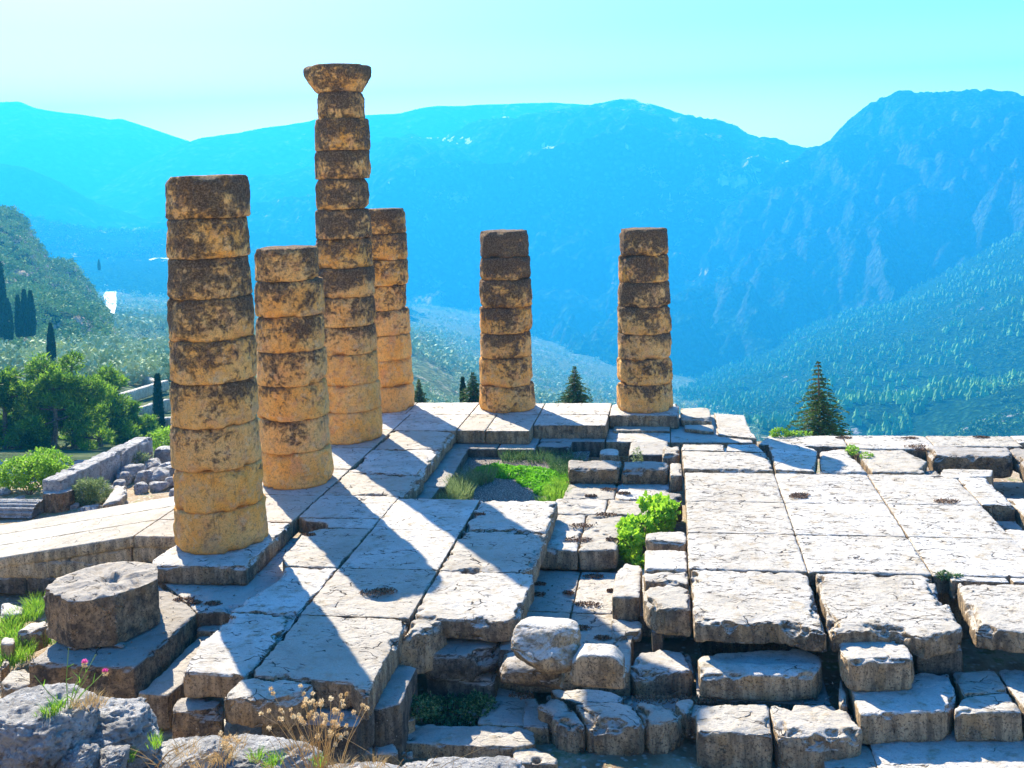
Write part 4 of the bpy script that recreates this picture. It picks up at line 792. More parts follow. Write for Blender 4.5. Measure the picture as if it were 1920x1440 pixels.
for i, (x, y, w_, h_) in enumerate(RUB):
    c = G(x, y, -1.12); k = F/((c-CAM)@_w); z = float(gz(np.array([c[0]]), np.array([c[1]]))[0]); c[2] = max(z, -1.6)+h_/k*.25
    tag(rock('rubble_stone', c, (w_/k*1.35, w_/k*r3.uniform(.9, 1.4), h_/k*1.25), 200+i, M_ROCK, box=r3.uniform(.35, .9), sub=4, cuts=8, amp=.16, layers=.12, rot=r3.uniform(0, 3)), 'weathered grey rubble stone on the weedy bank beyond the ramp', 'stone', 'rubble stones beyond the ramp')
slab('rubble_slab', [(190, 940), (200, 930), (214, 912), (238, 914), (240, 922), (226, 935)], -.95, .3, 'tan split slab with a flat lit top lying against the far edge of the ramp', 'slab', chip=.05, jag=.02, tilt=(.1, .15), mat=M_RAMP)
# craggy rocks close to the camera
FG = [((-60, 1285, 150, 1500), 9.6, 1.2, 'largest craggy rock filling the lower left corner', 301), ((100, 1290, 292, 1470), 9.9, 1.0, 'craggy rock behind the purple flowers, right of the corner one', 302), ((118, 1392, 178, 1480), 9.2, .4, 'small dark rock wedged between the two craggy ones at lower left', 303),
      ((176, 1395, 242, 1470), 9.2, .4, 'low stone with yellow sprigs below the craggy rock with purple flowers', 304), ((268, 1382, 420, 1500), 9.6, .8, 'ridged rock left of the dry flower stalks', 305), ((370, 1380, 600, 1510), 9.7, .8, 'flat-topped rock at the foot of the dry flower stalks', 306), ((730, 1412, 990, 1540), 9.6, .8, 'bright smooth-topped rock at the bottom centre edge', 307), ((560, 1425, 760, 1530), 9.6, .7, 'low rock hidden under dry stems at the bottom edge', 308)]
for bx, D, dp, lb, s in FG: boulder(bx, D, dp, s, lb, cat='rock', name='craggy_rock', mat=M_ROCK, box=.15, sub=6, cuts=3, amp=.16, layers=.26)

# terrace walls of the sanctuary below, at the left
for i, (x0, y0, x1, y1, D0, D1, hh, lb) in enumerate([(222, 694, 300, 722, 165, 140, .5, 'highest pale terrace wall among the ruins below the pines'), (232, 742, 318, 716, 118, 138, .5, 'slanting terrace wall in the middle of the lower ruins'), (262, 770, 322, 752, 108, 112, .5, 'short terrace wall just above the thin dark cypress foot'), (10, 838, 72, 846, 76, 74, .6, 'low bright kerb wall under the pines at the left edge'), (150, 800, 172, 806, 92, 92, 1.2, 'patch of pale wall seen between the pine trunks'), (285, 800, 330, 796, 96, 96, 1.2, 'low wall behind the thin dark cypress')]):
    a, b = AT(x0, y0, D0), AT(x1, y1, D1); e = (b-a)[:2]; L = np.hypot(*e); nrm = np.array([-e[1], e[0]])/L*.8; z = (a[2]+b[2])/2; sl = 0
    o = block('terrace_wall', [list(a[:2]), list(b[:2]), list(b[:2]+nrm), list(a[:2]+nrm)], 0, hh+.8, M_RAMP, None, chip=.12, vox=.22, rough=.05)
    me = o.data; n = len(me.vertices); V = np.empty(n*3, np.float32); me.vertices.foreach_get('co', V); V = V.reshape(-1, 3); W_ = V+np.array(o.location); tt = ((W_[:, :2]-a[:2])@e)/L**2; V[:, 2] += a[2]+(b[2]-a[2])*tt+hh*.5; me.vertices.foreach_set('co', V.ravel()); me.update()
    tag(o, lb, 'wall')
# crumbs of stone and earth lying in the low places
def crumbs():
    rg = np.random.default_rng(44); V0, F0 = ICO[1]; A = []
    for (x0, x1, y0, y1, z, n, s0, s1) in [(5.5, 9.2, -4.4, -3.2, -1.2, 150, .015, .06), (9.2, 11.4, -4.2, -3.0, -1.05, 120, .015, .06), (11.2, 14, -3.4, -2.6, -.78, 60, .015, .05), (5.9, 8.2, -3.2, .9, -.81, 90, .01, .03), (.7, 3, -3.1, 1, -.36, 70, .01, .035), (-1.2, .7, -4.6, -1.5, -.35, 50, .01, .03), (9.2, 15, -2.8, 8.5, -.05, 160, .006, .022), (-.8, 6.4, -5, 12, .005, 160, .006, .02), (3.3, 6.3, 3, 9, -.62, 200, .01, .04), (2.2, 5.2, -7.6, -5.2, -1.15, 260, .015, .08), (15.3, 17.5, 4.2, 7.5, -.94, 90, .02, .06), (6.0, 8.7, 1, 6, -.39, 110, .006, .025)]:
        A.append(np.stack([rg.uniform(x0, x1, n), rg.uniform(y0, y1, n), np.full(n, z), rg.uniform(0, 1, n)**3*(s1-s0)+s0], 1))
    A = np.concatenate(A); n = len(A); B = V0[None]*(1+.3*rg.normal(size=(n, len(V0), 1)))*np.array([1, 1, .6])*A[:, 3][:, None, None]+A[:, :3][:, None]
    tag(fast_mesh('stone_crumbs', B.reshape(-1, 3), (F0[None]+(np.arange(n)*len(V0))[:, None, None]).reshape(-1, 3), plain('crumb_stone', (.16, .12, .08), (.42, .37, .30), 9), smooth=False), kind='stuff')
crumbs()
# ------------------------------------------------------------ vegetation tools
def quads(P, N, L, Wd, up=None, rg=rng, taper=1.0):
    """leaf quads at P along directions N (n,3), length L, width Wd"""
    n = len(P); N = N/np.maximum(np.linalg.norm(N, axis=1, keepdims=True), 1e-6)
    t = np.cross(N, rg.normal(size=(n, 3))); t /= np.maximum(np.linalg.norm(t, axis=1, keepdims=True), 1e-6)
    L = np.broadcast_to(L, n)[:, None]; Wd = np.broadcast_to(Wd, n)[:, None]
    a = P-t*Wd*.5; b = P+t*Wd*.5; c = P+N*L+t*Wd*.5*taper; d = P+N*L-t*Wd*.5*taper
    V = np.stack([a, b, c, d], 1).reshape(-1, 3); Q = np.arange(4*n).reshape(-1, 4); return V, Q
def merge(parts):
    V = []; Q = []; k = 0
    for v, q in parts: V.append(v); Q.append(q+k); k += len(v)
    return np.concatenate(V), np.concatenate(Q)
def tube(pts, r0, r1, n=6):
    pts = np.array(pts, float); m = len(pts); V = []; 
    for i, p in enumerate(pts):
        d = pts[min(i+1, m-1)]-pts[max(i-1, 0)]; d /= np.linalg.norm(d)+1e-9; a = np.cross(d, [.3, .9, .2]); a /= np.linalg.norm(a)+1e-9; b = np.cross(d, a); r = r0+(r1-r0)*i/(m-1)
        for k in range(n): V.append(p+r*(math.cos(2*math.pi*k/n)*a+math.sin(2*math.pi*k/n)*b))
    Q = [[i*n+k, i*n+(k+1) % n, (i+1)*n+(k+1) % n, (i+1)*n+k] for i in range(m-1) for k in range(n)]
    return np.array(V), np.array(Q)
def shell(rg, n, fill=.35):
    v = rg.normal(size=(n, 3)); v /= np.linalg.norm(v, axis=1, keepdims=True); return v, v*(rg.uniform(fill, 1, n)**.5)[:, None]
def lobes_cloud(rg, lobes, n, leaf, droop=0.0, aspect=.5, tuft=0):
    """lobes: list of (centre, radii)"""
    parts = []; w = np.array([np.prod(r)**(2/3) for _, r in lobes]); w = w/w.sum()
    for (c, r), ww in zip(lobes, w):
        k = max(4, int(n*ww))
        if tuft:                           # foliage gathered in tufts
            nt = max(3, k//tuft); v, p = shell(rg, nt, .55); p = p*(1+.22*fbm(v*1.0+np.array(c)*.37, 1.6, 3, 5))[:, None]; ctr = np.repeat(p*np.array(r)+np.array(c), tuft, 0); d = rg.normal(size=(len(ctr), 3))*.7+np.repeat(v, tuft, 0)*.7+np.array([0, 0, .45-droop])
            P = ctr+rg.normal(size=ctr.shape)*leaf*.35; parts.append(quads(P, d, leaf*rg.uniform(.6, 1.3, len(P)), leaf*aspect*rg.uniform(.6, 1.2, len(P)), rg=rg, taper=.35))
        else:
            v, p = shell(rg, k, .4); p = p*(1+.25*fbm(v+np.array(c)*.37, 1.7, 3, 5))[:, None]; P = p*np.array(r)+np.array(c); d = v+rg.normal(size=v.shape)*.8+np.array([0, 0, -droop])
            parts.append(quads(P, d, leaf*rg.uniform(.6, 1.3, k), leaf*aspect*rg.uniform(.7, 1.3, k), rg=rg, taper=.6))
    return merge(parts)
def plant(name, label, cat, base, group=None): return tag(empty(name, tuple(base)), label, cat, group)
def part(name, VQ, mat, parent): return fast_mesh(name, VQ[0], VQ[1], mat, smooth=False, parent=parent)

# ---- pines at the left
def pine(px, py, D, topy, spread, seed, label, lean=0.0, crown0=.2, group='pines below the temple on the left'):
    rg = np.random.default_rng(seed); b = AT(px, py, D); t = AT(px, topy, D); H = t[2]-b[2]; b[2] -= .6
    root = plant('pine_tree', label, 'pine tree', b, group); sx = spread*D/F
    tr = [np.array([lean*H*(u**1.4)+.12*math.sin(u*5+seed), .1*math.cos(u*4+seed), u*H]) for u in np.linspace(0, 1, 9)]
    parts = [tube(tr, .24, .05, 7)]; lobes = []
    for i in range(21):
        u = rg.uniform(crown0, .97); p = tr[int(u*8)]; a = rg.uniform(0, 2*np.pi); ln = sx*.5*(1.15-.55*u)*rg.uniform(.6, 1.1)*(.65 if u > .8 else 1)
        q = p+np.array([math.cos(a)*ln, math.sin(a)*ln, ln*.28*rg.uniform(.2, 1.6)]); mid = (p+q)/2+np.array([0, 0, -.06*ln])
        parts.append(tube([p, mid, q], .07, .025, 5)); s = rg.uniform(.45, .95)*H*.095
        lobes.append((q, (s*1.35, s*1.35, s*.8))); lobes.append((mid+rg.normal(size=3)*.3, (s*.9, s*.9, s*.55)))
    lobes.append((tr[-1], (H*.1, H*.1, H*.09)))
    part('trunk', merge(parts), M_BARK, root); part('crown', lobes_cloud(rg, lobes, 9000, .30, tuft=9, aspect=.32), M_PINE, root)
PN = [(78, 845, 76, 668, 150, 'tallest dark-trunked pine in the left clump, crown reaching highest', 0.02), (100, 852, 72, 690, 130, 'pine with a straight bare trunk right of the tallest one', .05), (136, 846, 74, 664, 130, 'pine with a broad bright crown in the middle of the left clump', .06),
      (8, 842, 74, 690, 140, 'pine with a slanting trunk at the left edge', .12), (-40, 850, 76, 675, 150, 'pine cut by the left edge of the picture', 0), (190, 846, 80, 688, 100, 'feathery pine with branches reaching right over the clearing', .08), (250, 842, 82, 748, 70, 'small ragged pine nearest the low grey wall', 0), (40, 850, 84, 720, 110, 'shaded pine filling the gap between the left edge and the tallest pine', 0), (172, 850, 86, 740, 90, 'low dense pine behind the ruined wall', 0), (278, 838, 90, 775, 50, 'stubby pine just left of the thin dark cypress', 0)]
for i, (x, y, D, ty, sp, lb, ln) in enumerate(PN): pine(x, y, D, ty, sp, 400+i, lb, ln)
# ---- cypresses
def cypress(px, py, D, topy, wpx, seed, label, group='slender cypresses', sink=.5, n=2600, mat=None):
    rg = np.random.default_rng(seed); b = AT(px, py, D); t = AT(px, topy, D); H = t[2]-b[2]+sink; b[2] -= sink; w = wpx*D/F/2
    root = plant('cypress_tree', label, 'cypress', b, group)
    part('trunk', tube([(0, 0, 0), (0, 0, H*.9)], .1, .02, 5), M_BARK, root)
    u = rg.uniform(.03, 1, n)**1.0; prof = np.interp(u, [0, .08, .3, .6, .85, 1], [.5, .85, 1, .8, .42, .04]); a = rg.uniform(0, 2*np.pi, n)
    rr = w*prof*rg.uniform(.75, 1.05, n)*(1+.16*fbm(np.stack([np.cos(a), np.sin(a), u*6], 1), 1.8, 3, seed)); P = np.stack([rr*np.cos(a), rr*np.sin(a), u*H], 1)
    d = np.stack([np.cos(a)*.35, np.sin(a)*.35, np.ones(n)], 1)+rg.normal(size=(n, 3))*.25; s = max(H*.06, .18)
    part('crown', quads(P, d, s, s*.4, rg=rg, taper=.3), mat or M_CYP, root)
for i, (x, y, D, ty, w_, lb) in enumerate([(299, 812, 95, 705, 15, 'thin dark cypress right beside the nearest column'), (97, 672, 150, 608, 13, 'thin dark cypress rising above the pine clump'), (36, 630, 230, 556, 10, 'left cypress of the tight group of three on the left slope'), (48, 630, 232, 546, 11, 'middle cypress of the tight group of three on the left slope'), (60, 628, 234, 548, 12, 'right cypress of the tight group of three on the left slope'),
        (4, 632, 240, 496, 15, 'tall broad cypress cut by the left edge'), (16, 636, 228, 562, 16, 'cypress just left of the tight group of three'), (221, 838, 88, 738, 18, 'dark cypress among the pines, left of the ruined wall end'), (263, 838, 92, 790, 12, 'small dark cypress behind the far end of the ruined wall'), (186, 506, 900, 487, 5, 'tiny distant cypress alone on the valley floor'), (870, 790, 60, 711, 11, 'dark cypress peeking over the far edge, left of the middle column'), (237, 838, 90, 765, 20, 'bushy dark cypress next to the pines behind the ruined wall')]):
    cypress(x, y, D, ty, w_, 500+i, lb)
# ---- firs behind the far edge
def fir(px, topy, basey, D, wpx, seed, label, tiers=15):
    rg = np.random.default_rng(seed); t = AT(px, topy, D); z0 = float(gz(np.array([t[0]]), np.array([t[1]]))[0])-.3; b = np.array([t[0], t[1], z0]); H = t[2]-z0; vis = (basey-topy)*D/F; slope = wpx*1.3*D/F/2/vis
    root = plant('fir_tree', label, 'fir tree', b, 'firs behind the far edge'); tp = [tube([(0, 0, 0), (0, 0, H*.97)], .13, .015, 6)]; parts = []
    z = H-.06*vis
    while z > H-vis*1.5:
        dd = H-z; R0 = slope*dd*1.02; nb = 6+int(dd*1.5); a0 = rg.uniform(0, 6.28)
        for k in range(nb):
            a = a0+2*np.pi*k/nb+rg.normal()*.22; ln = R0*rg.uniform(.5, 1.18); m_ = max(6, int(ln*34)); s = rg.uniform(.05, 1, m_)
            rise = .10*ln; P = np.stack([math.cos(a)*ln*s, math.sin(a)*ln*s, z+rise*s-.16*ln*s*s*2+rg.normal(size=m_)*.02], 1)
            side = np.array([-math.sin(a), math.cos(a), 0]); sg = rg.choice([-1, 1], m_)[:, None]; d = np.array([math.cos(a), math.sin(a), .12])[None]*.8+side[None]*sg*rg.uniform(.4, 1.1, m_)[:, None]+rg.normal(size=(m_, 3))*.22
            parts.append(quads(P, d, (.10+.16*(1-s))*min(1, .35+ln*.6), .045, rg=rg, taper=.5)); tp.append(tube([(0, 0, z), (math.cos(a)*ln*.8, math.sin(a)*ln*.8, z-.1*ln)], .018, .006, 3))
        z -= vis*rg.uniform(.035, .06)
    part('trunk', merge(tp), M_BARK, root); part('crown', merge(parts), M_FIR, root)
fir(1534, 671, 818, 44, 112, 601, 'largest fir, standing alone right of the columns')
fir(1077, 684, 757, 52, 66, 602, 'small symmetrical fir between the middle and rightmost columns')
fir(886, 696, 757, 56, 60, 603, 'fir mostly hidden by the left side of the middle column')
fir(785, 710, 757, 60, 34, 604, 'little dark fir beside the base of the half hidden column')
# ---- shrubs
def shrub(name, label, cat, c, lobes, n, leaf, mat, seed, group=None, aspect=.6, stems=8, droop=0.1):
    rg = np.random.default_rng(seed); root = plant(name, label, cat, c, group); L = [(np.array(p), r) for p, r in lobes]
    part('foliage', lobes_cloud(rg, L, n, leaf, droop, aspect), mat, root)
    part('stems', merge([tube([(0, 0, -.1), (L[i % len(L)][0][0]*.5, L[i % len(L)][0][1]*.5, L[i % len(L)][0][2]*.6), tuple(L[i % len(L)][0]+rg.normal(size=3)*.1)], .02, .006, 4) for i in range(stems)]), M_BARK, root)
c = G(55, 925, -1.3); shrub('shrub', 'bright green leafy bush at the left beyond the ramp', 'bush', c, [((-.55, .3, .5), (.5, .5, .45)), ((.1, .2, .55), (.55, .5, .5)), ((.55, .3, .42), (.4, .4, .4)), ((-.1, .9, .6), (.8, .5, .4)), ((-1.0, .5, .4), (.4, .4, .4))], 5200, .075, M_SHRUB, 701)
c = G(315, 845, -1.3); shrub('shrub', 'fresh green bush behind the low wall next to the nearest column', 'bush', AT(314, 850, 42), [((0, 0, .5), (.7, .5, .55)), ((.5, 0, .3), (.5, .4, .4))], 2200, .09, M_SHRUB, 702)
c = G(152, 950, -1.3); shrub('shrub', 'spiky grey-green broom bush between the fluted stump and the rubble', 'bush', c, [((0, .2, .3), (.3, .3, .4)), ((.3, .3, .3), (.3, .3, .35))], 2200, .13, M_GRAYG, 703, aspect=.12)
c = G(215, 880, -1.2); shrub('shrub', 'grey-green weed clump growing in the rubble at the foot of the wall', 'weed', c, [((0, 0, .15), (.4, .3, .22)), ((.5, .4, .2), (.3, .3, .2))], 1200, .1, M_GRAYG, 704, aspect=.2)
# fig bush beside the right floor
c = G(1190, 1045, -.82); shrub('fig_bush', 'vivid green fig bush growing between the sunken floor and the right floor', 'bush', c,
   [((-.12, .0, .28), (.26, .35, .3)), ((.12, .5, .42), (.28, .4, .28)), ((.5, .9, .52), (.28, .4, .3)), ((.22, 1.3, .72), (.16, .2, .14)), ((.72, 1.1, .66), (.18, .3, .2)), ((-.12, .7, .35), (.22, .3, .24)), ((.2, -.5, .05), (.2, .2, .12)), ((.48, 1.35, .74), (.14, .2, .12))], 1500, .10, M_FIG, 705, aspect=.95, stems=14)
# pit: clover, grasses
def ground_leaves(name, label, cat, boxes, n, leaf, mat, seed, z, h=.12, up=.5, aspect=.8, kind='stuff'):
    rg = np.random.default_rng(seed); parts = []
    for (x, y, rx, ry, w_) in boxes:
        k = int(n*w_); a = rg.uniform(0, 2*np.pi, k); r_ = np.sqrt(rg.uniform(0, 1, k)); P = np.stack([x+rx*r_*np.cos(a), y+ry*r_*np.sin(a), z+rg.uniform(0, h, k)*(1.1-r_)], 1)
        parts.append(quads(P, rg.normal(size=(k, 3))+np.array([0, 0, up]), leaf*rg.uniform(.6, 1.3, k), leaf*aspect, rg=rg, taper=.7))
    V, Q = merge(parts); o = fast_mesh(name, V, Q, mat, smooth=False); 
    if kind: tag(o, kind=kind)
    else: tag(o, label, cat)
    return o
ground_leaves('clover', None, None, [(5.0, 7.0, .9, .55, .25), (5.7, 6.5, .75, .8, .45), (4.3, 7.3, .6, .35, .15), (5.9, 5.6, .4, .5, .15)], 9000, .055, M_CLOV, 711, -.62, .2)
M_LITTER = plain('dead_leaves', (.09, .05, .03), (.34, .20, .11), 30)
def litter(pts, z, seed, r0=.2):
    ground_leaves('dead_leaves', None, None, [(*G(x, y, z)[:2], w_, w_*.5, 1/len(pts)) for x, y, w_ in pts], 220*len(pts), .028, M_LITTER, seed, z+.005, .03, .2)
litter([(1113, 1081, .2), (1102, 1134, .24), (1088, 1178, .2), (1008, 1115, .16), (1012, 1095, .12), (1066, 1112, .1), (1146, 1108, .08), (1131, 1196, .14)], -.81, 751)
litter([(1074, 905, .16), (1108, 930, .14), (1142, 918, .2), (1170, 925, .16), (1137, 965, .24), (1092, 986, .26), (1085, 1012, .28), (1160, 905, .12), (1148, 1012, .14)], -.39, 752)
litter([(700, 1112, .26), (722, 1108, .22), (580, 1003, .14), (900, 965, .12)], .0, 753)
litter([(1582, 821, .22), (1706, 822, .22), (1840, 820, .2), (1720, 838, .35), (1775, 940, .26), (1500, 928, .2), (1497, 932, .2), (1735, 843, .25)], -.05, 754, .2)
litter([(345, 1125, .2), (365, 1130, .14), (400, 1132, .16)], -.36, 755)
litter([(1320, 1312, .2), (1220, 1312, .3), (1280, 1313, .3), (980, 1305, .2)], -1.0, 756)
def grass(name, pts, n, hgt, mat, seed, spread=.25, lean=.35, wd=.012):
    rg = np.random.default_rng(seed); parts = []
    for (x, y, z) in pts:
        a = rg.uniform(0, 6.28, n); r_ = spread*np.sqrt(rg.uniform(0, 1, n)); P = np.stack([x+r_*np.cos(a), y+r_*np.sin(a), np.full(n, z)], 1); L = hgt*rg.uniform(.5, 1.1, n)
        d1 = np.stack([np.cos(a)*lean*.6, np.sin(a)*lean*.6, np.ones(n)], 1)+rg.normal(size=(n, 3))*.15; d1 /= np.linalg.norm(d1, axis=1, keepdims=True); V1, Q1 = quads(P, d1, L*.6, wd, rg=rg, taper=.8)
        P2 = P+d1*(L*.58)[:, None]; d2 = d1+np.stack([np.cos(a)*lean, np.sin(a)*lean, -.1+0*a], 1); V2, Q2 = quads(P2, d2, L*.45, wd*.8, rg=rg, taper=.2); parts += [(V1, Q1), (V2, Q2)]
    V, Q = merge(parts); o = fast_mesh(name, V, Q, mat, smooth=False); return o
tag(grass('grass', [(3.75, 4.3, -.62), (3.85, 4.8, -.62), (3.7, 5.5, -.62), (3.9, 6.0, -.62), (4.1, 6.3, -.62), (3.75, 3.7, -.62), (3.8, 5.1, -.62)], 260, .42, M_GRAYG, 712, .3), kind='stuff')
tag(grass('grass', [(6.2, 6.9, -.65), (6.3, 7.6, -.65), (5.9, 8.0, -.65), (5.3, 8.2, -.65), (4.6, 8.3, -.65), (6.0, 7.4, -.65)], 240, .4, M_DGREEN, 713, .32), kind='stuff')
tag(grass('grass', [(6.1, 5.3, -.6), (6.15, 4.9, -.6), (6.2, 5.7, -.6), (6.0, 4.5, -.7)], 240, .34, M_SHRUB, 714, .25), kind='stuff')
bed = [[3.3, 2.9], [6.4, 2.9], [6.3, 9.3], [3.3, 9.0]]
def gbed():
    xs = np.linspace(3.2, 6.6, 60); ys = np.linspace(2.7, 9.3, 100); X, Y = np.meshgrid(xs, ys); P = np.stack([X.ravel(), Y.ravel(), 0*X.ravel()], 1); V = P.copy(); V[:, 2] = -.645+.03*fbm(P, 1.2, 3, 2)+.012*fbm(P, 12, 2, 3)+.025
    a = np.arange(99)[:, None]*60+np.arange(59)[None]; Q = np.stack([a, a+1, a+61, a+60], -1).reshape(-1, 4); tag(fast_mesh('gravel_bed', V, Q, M_GRAVEL), kind='structure')
gbed()
shrub('weed', 'wispy weed against the dark square-cut block behind the cube stone', 'weed', (7.95, 7.9, -.8), [((0, 0, .35), (.14, .14, .35))], 300, .06, M_GRAYG, 715, aspect=.3, stems=4)
shrub('weed', 'yellow-green tuft on the farthest edge left of the largest fir', 'weed', G(1463, 819, -.05), [((0, .1, .08), (.28, .2, .12)), ((.5, .2, .03), (.35, .15, .06))], 500, .06, M_SHRUB, 716, stems=3)
shrub('weed', 'little green weed growing from a joint right of the long oval shadow', 'weed', G(1598, 848, -.05), [((0, 0, .06), (.14, .3, .1)), ((.25, -.5, .04), (.15, .15, .08))], 360, .05, M_SHRUB, 717, stems=3)
shrub('weed', 'green weed in the gap behind the right front slab', 'weed', G(1770, 1082, -.1), [((0, 0, .03), (.12, .1, .07)), ((.15, -.05, .02), (.15, .08, .05))], 360, .04, M_DGREEN, 718, stems=3)
shrub('ivy_bush', 'dark green creeper filling the bottom of the stone well', 'creeper', (5.5, -3.9, -1.4), [((0, .1, .15), (.55, .4, .2)), ((.35, 0, .25), (.3, .3, .22)), ((-.4, -.1, .3), (.25, .25, .16))], 2600, .05, M_DGREEN, 719, aspect=.7, stems=10)
shrub('ivy_bush', 'leafy sprig spilling over the step left of the stone well', 'creeper', (5.0, -4.55, -.9), [((-.1, .1, .12), (.22, .14, .08)), ((.15, 0, .05), (.25, .15, .12)), ((-.3, .15, .14), (.12, .1, .05))], 500, .045, M_DGREEN, 720, aspect=.7, stems=6)
# grass and dry tufts at left
gp = []
for x, y in ((12, 1215), (45, 1205), (30, 1160), (55, 1150), (70, 1130), (20, 1185), (38, 1225), (20, 1235), (85, 1195), (60, 1190), (5, 1170)):
    q = G(x, y, -1.05); gp.append((q[0], q[1], -1.15))
tag(grass('grass', gp, 160, .3, M_SHRUB, 721, .22), kind='stuff')
# foreground sprays
def spray(name, label, cat, base, n, hgt, seed, head=True, fan=.25, px=None):
    rg = np.random.default_rng(seed); root = plant(name, label, cat, base); st = []; hv = []
    for i in range(n):
        a = rg.uniform(0, 6.28); sp = rg.uniform(0, .12); p0 = np.array([math.cos(a)*sp*1.5, math.sin(a)*sp, -.1]); h = hgt*rg.uniform(.45, 1.0); ln = rg.normal(size=2)*fan*h*np.array([1, .5]); p2 = p0+np.array([ln[0], ln[1], h]); p1 = (p0+p2)/2+np.array([rg.normal()*.02, 0, .03])
        st.append(tube([p0, p1, p2], .0035, .002, 4))
        br = [p2]
        if rg.random() < .6:
            q = p1*.4+p2*.6; e = q+np.array([rg.normal()*.06, rg.normal()*.03, .08]); st.append(tube([q, e], .0025, .0015, 3)); br.append(e)
        if head:
            for e in br:
                v, p = shell(rg, 46, .2); hv.append(quads(e+p*rg.uniform(.010, .016)+np.array([0, 0, .004]), v+np.array([0, 0, .5]), .013, .008, rg=rg, taper=.5))
    part('stems', merge(st), M_DRY, root)
    if hv: part('flower_heads', merge(hv), M_HEAD, root)
b = AT(600, 1445, 9.1); spray('dry_flower', 'tall dry flower stalks with pale papery heads at the bottom, left of centre', 'dry flowers', b, 46, .80, 731, fan=.27)
b = AT(415, 1420, 9.0); spray('dry_flower', 'sparse dry stalks with a few heads in front of the curved floor end', 'dry flowers', b, 7, .30, 732, fan=.3)
b = AT(560, 1460, 9.0); spray('dry_grass', 'bent bare dry stems sprawling along the bottom edge below the flower stalks', 'dry grass', b, 40, .35, 733, head=False, fan=1.3)
b = AT(740, 1450, 9.2); spray('dry_grass', 'curving dry twigs leaning right in front of the long smooth slab', 'dry grass', b, 18, .30, 734, head=False, fan=1.5)
b = AT(310, 1425, 9.2); spray('dry_grass', 'sheaf of straw-coloured blades between the ridged rocks', 'dry grass', b, 16, .26, 735, head=False, fan=1.3)
def pinkplant():
    b = AT(128, 1330, 9.5); root = plant('purple_flower', 'thin green plant with two purple flowers on the craggy rock at lower left', 'wildflower', b); k = 9.5/F
    st = []; lf = []
    tips = [(160, 1252), (195, 1268), (133, 1228), (72, 1272), (165, 1275), (180, 1240)]
    dirx = _r[:2]
    for i, (x, y) in enumerate(tips):
        e = np.array([*(dirx*(x-128)*k), (1330-y)*k*1.05]); m_ = e*.5+np.array([-.02, 0, -.01]); st.append(tube([(0, 0, -.02), m_, e], .0045, .0025, 5))
        rg = np.random.default_rng(i)
        for u in (.3, .5, .7): lf.append(quads(np.array([m_*2*u*(u < .5)+(m_+(e-m_)*(u-.5)*2)*(u >= .5)]), np.array([[rg.normal(), rg.normal()*.4, .5]]), .08, .012, rg=rg, taper=.3))
    rg = np.random.default_rng(9)
    for i in range(2):
        x, y = tips[i]; e = np.array([*(dirx*(x-128)*k), (1330-y)*k*1.05]); v, p = shell(rg, 60, .3); v[:, 2] = np.abs(v[:, 2]); part('petals', quads(e+p*.011, v, .018, .008, rg=rg, taper=.8), M_PINK, root)
        v, p = shell(rg, 40, .3); part('flower_base', quads(e+p*.016-np.array([0, 0, .02]), v, .014, .01, rg=rg), M_HEAD, root)
    part('stems', merge(st), M_GSTEM, root); part('leaves', merge(lf), M_SHRUB, root)
pinkplant()
tag(grass('grass', [tuple(AT(x, y, 9.4)) for x, y in ((95, 1340), (108, 1330), (85, 1352), (175, 1420), (240, 1425), (480, 1425), (520, 1430), (505, 1440), (600, 1435), (290, 1400))], 60, .12, M_SHRUB, 741, .06, wd=.006), kind='stuff')
tag(grass('grass', [tuple(AT(x, y, 9.4)) for x, y in ((160, 1322), (175, 1325), (440, 1400), (350, 1410), (560, 1410), (420, 1425), (640, 1440), (700, 1440), (380, 1435))], 90, .12, M_DRY, 742, .1, wd=.004, lean=.9), kind='stuff')

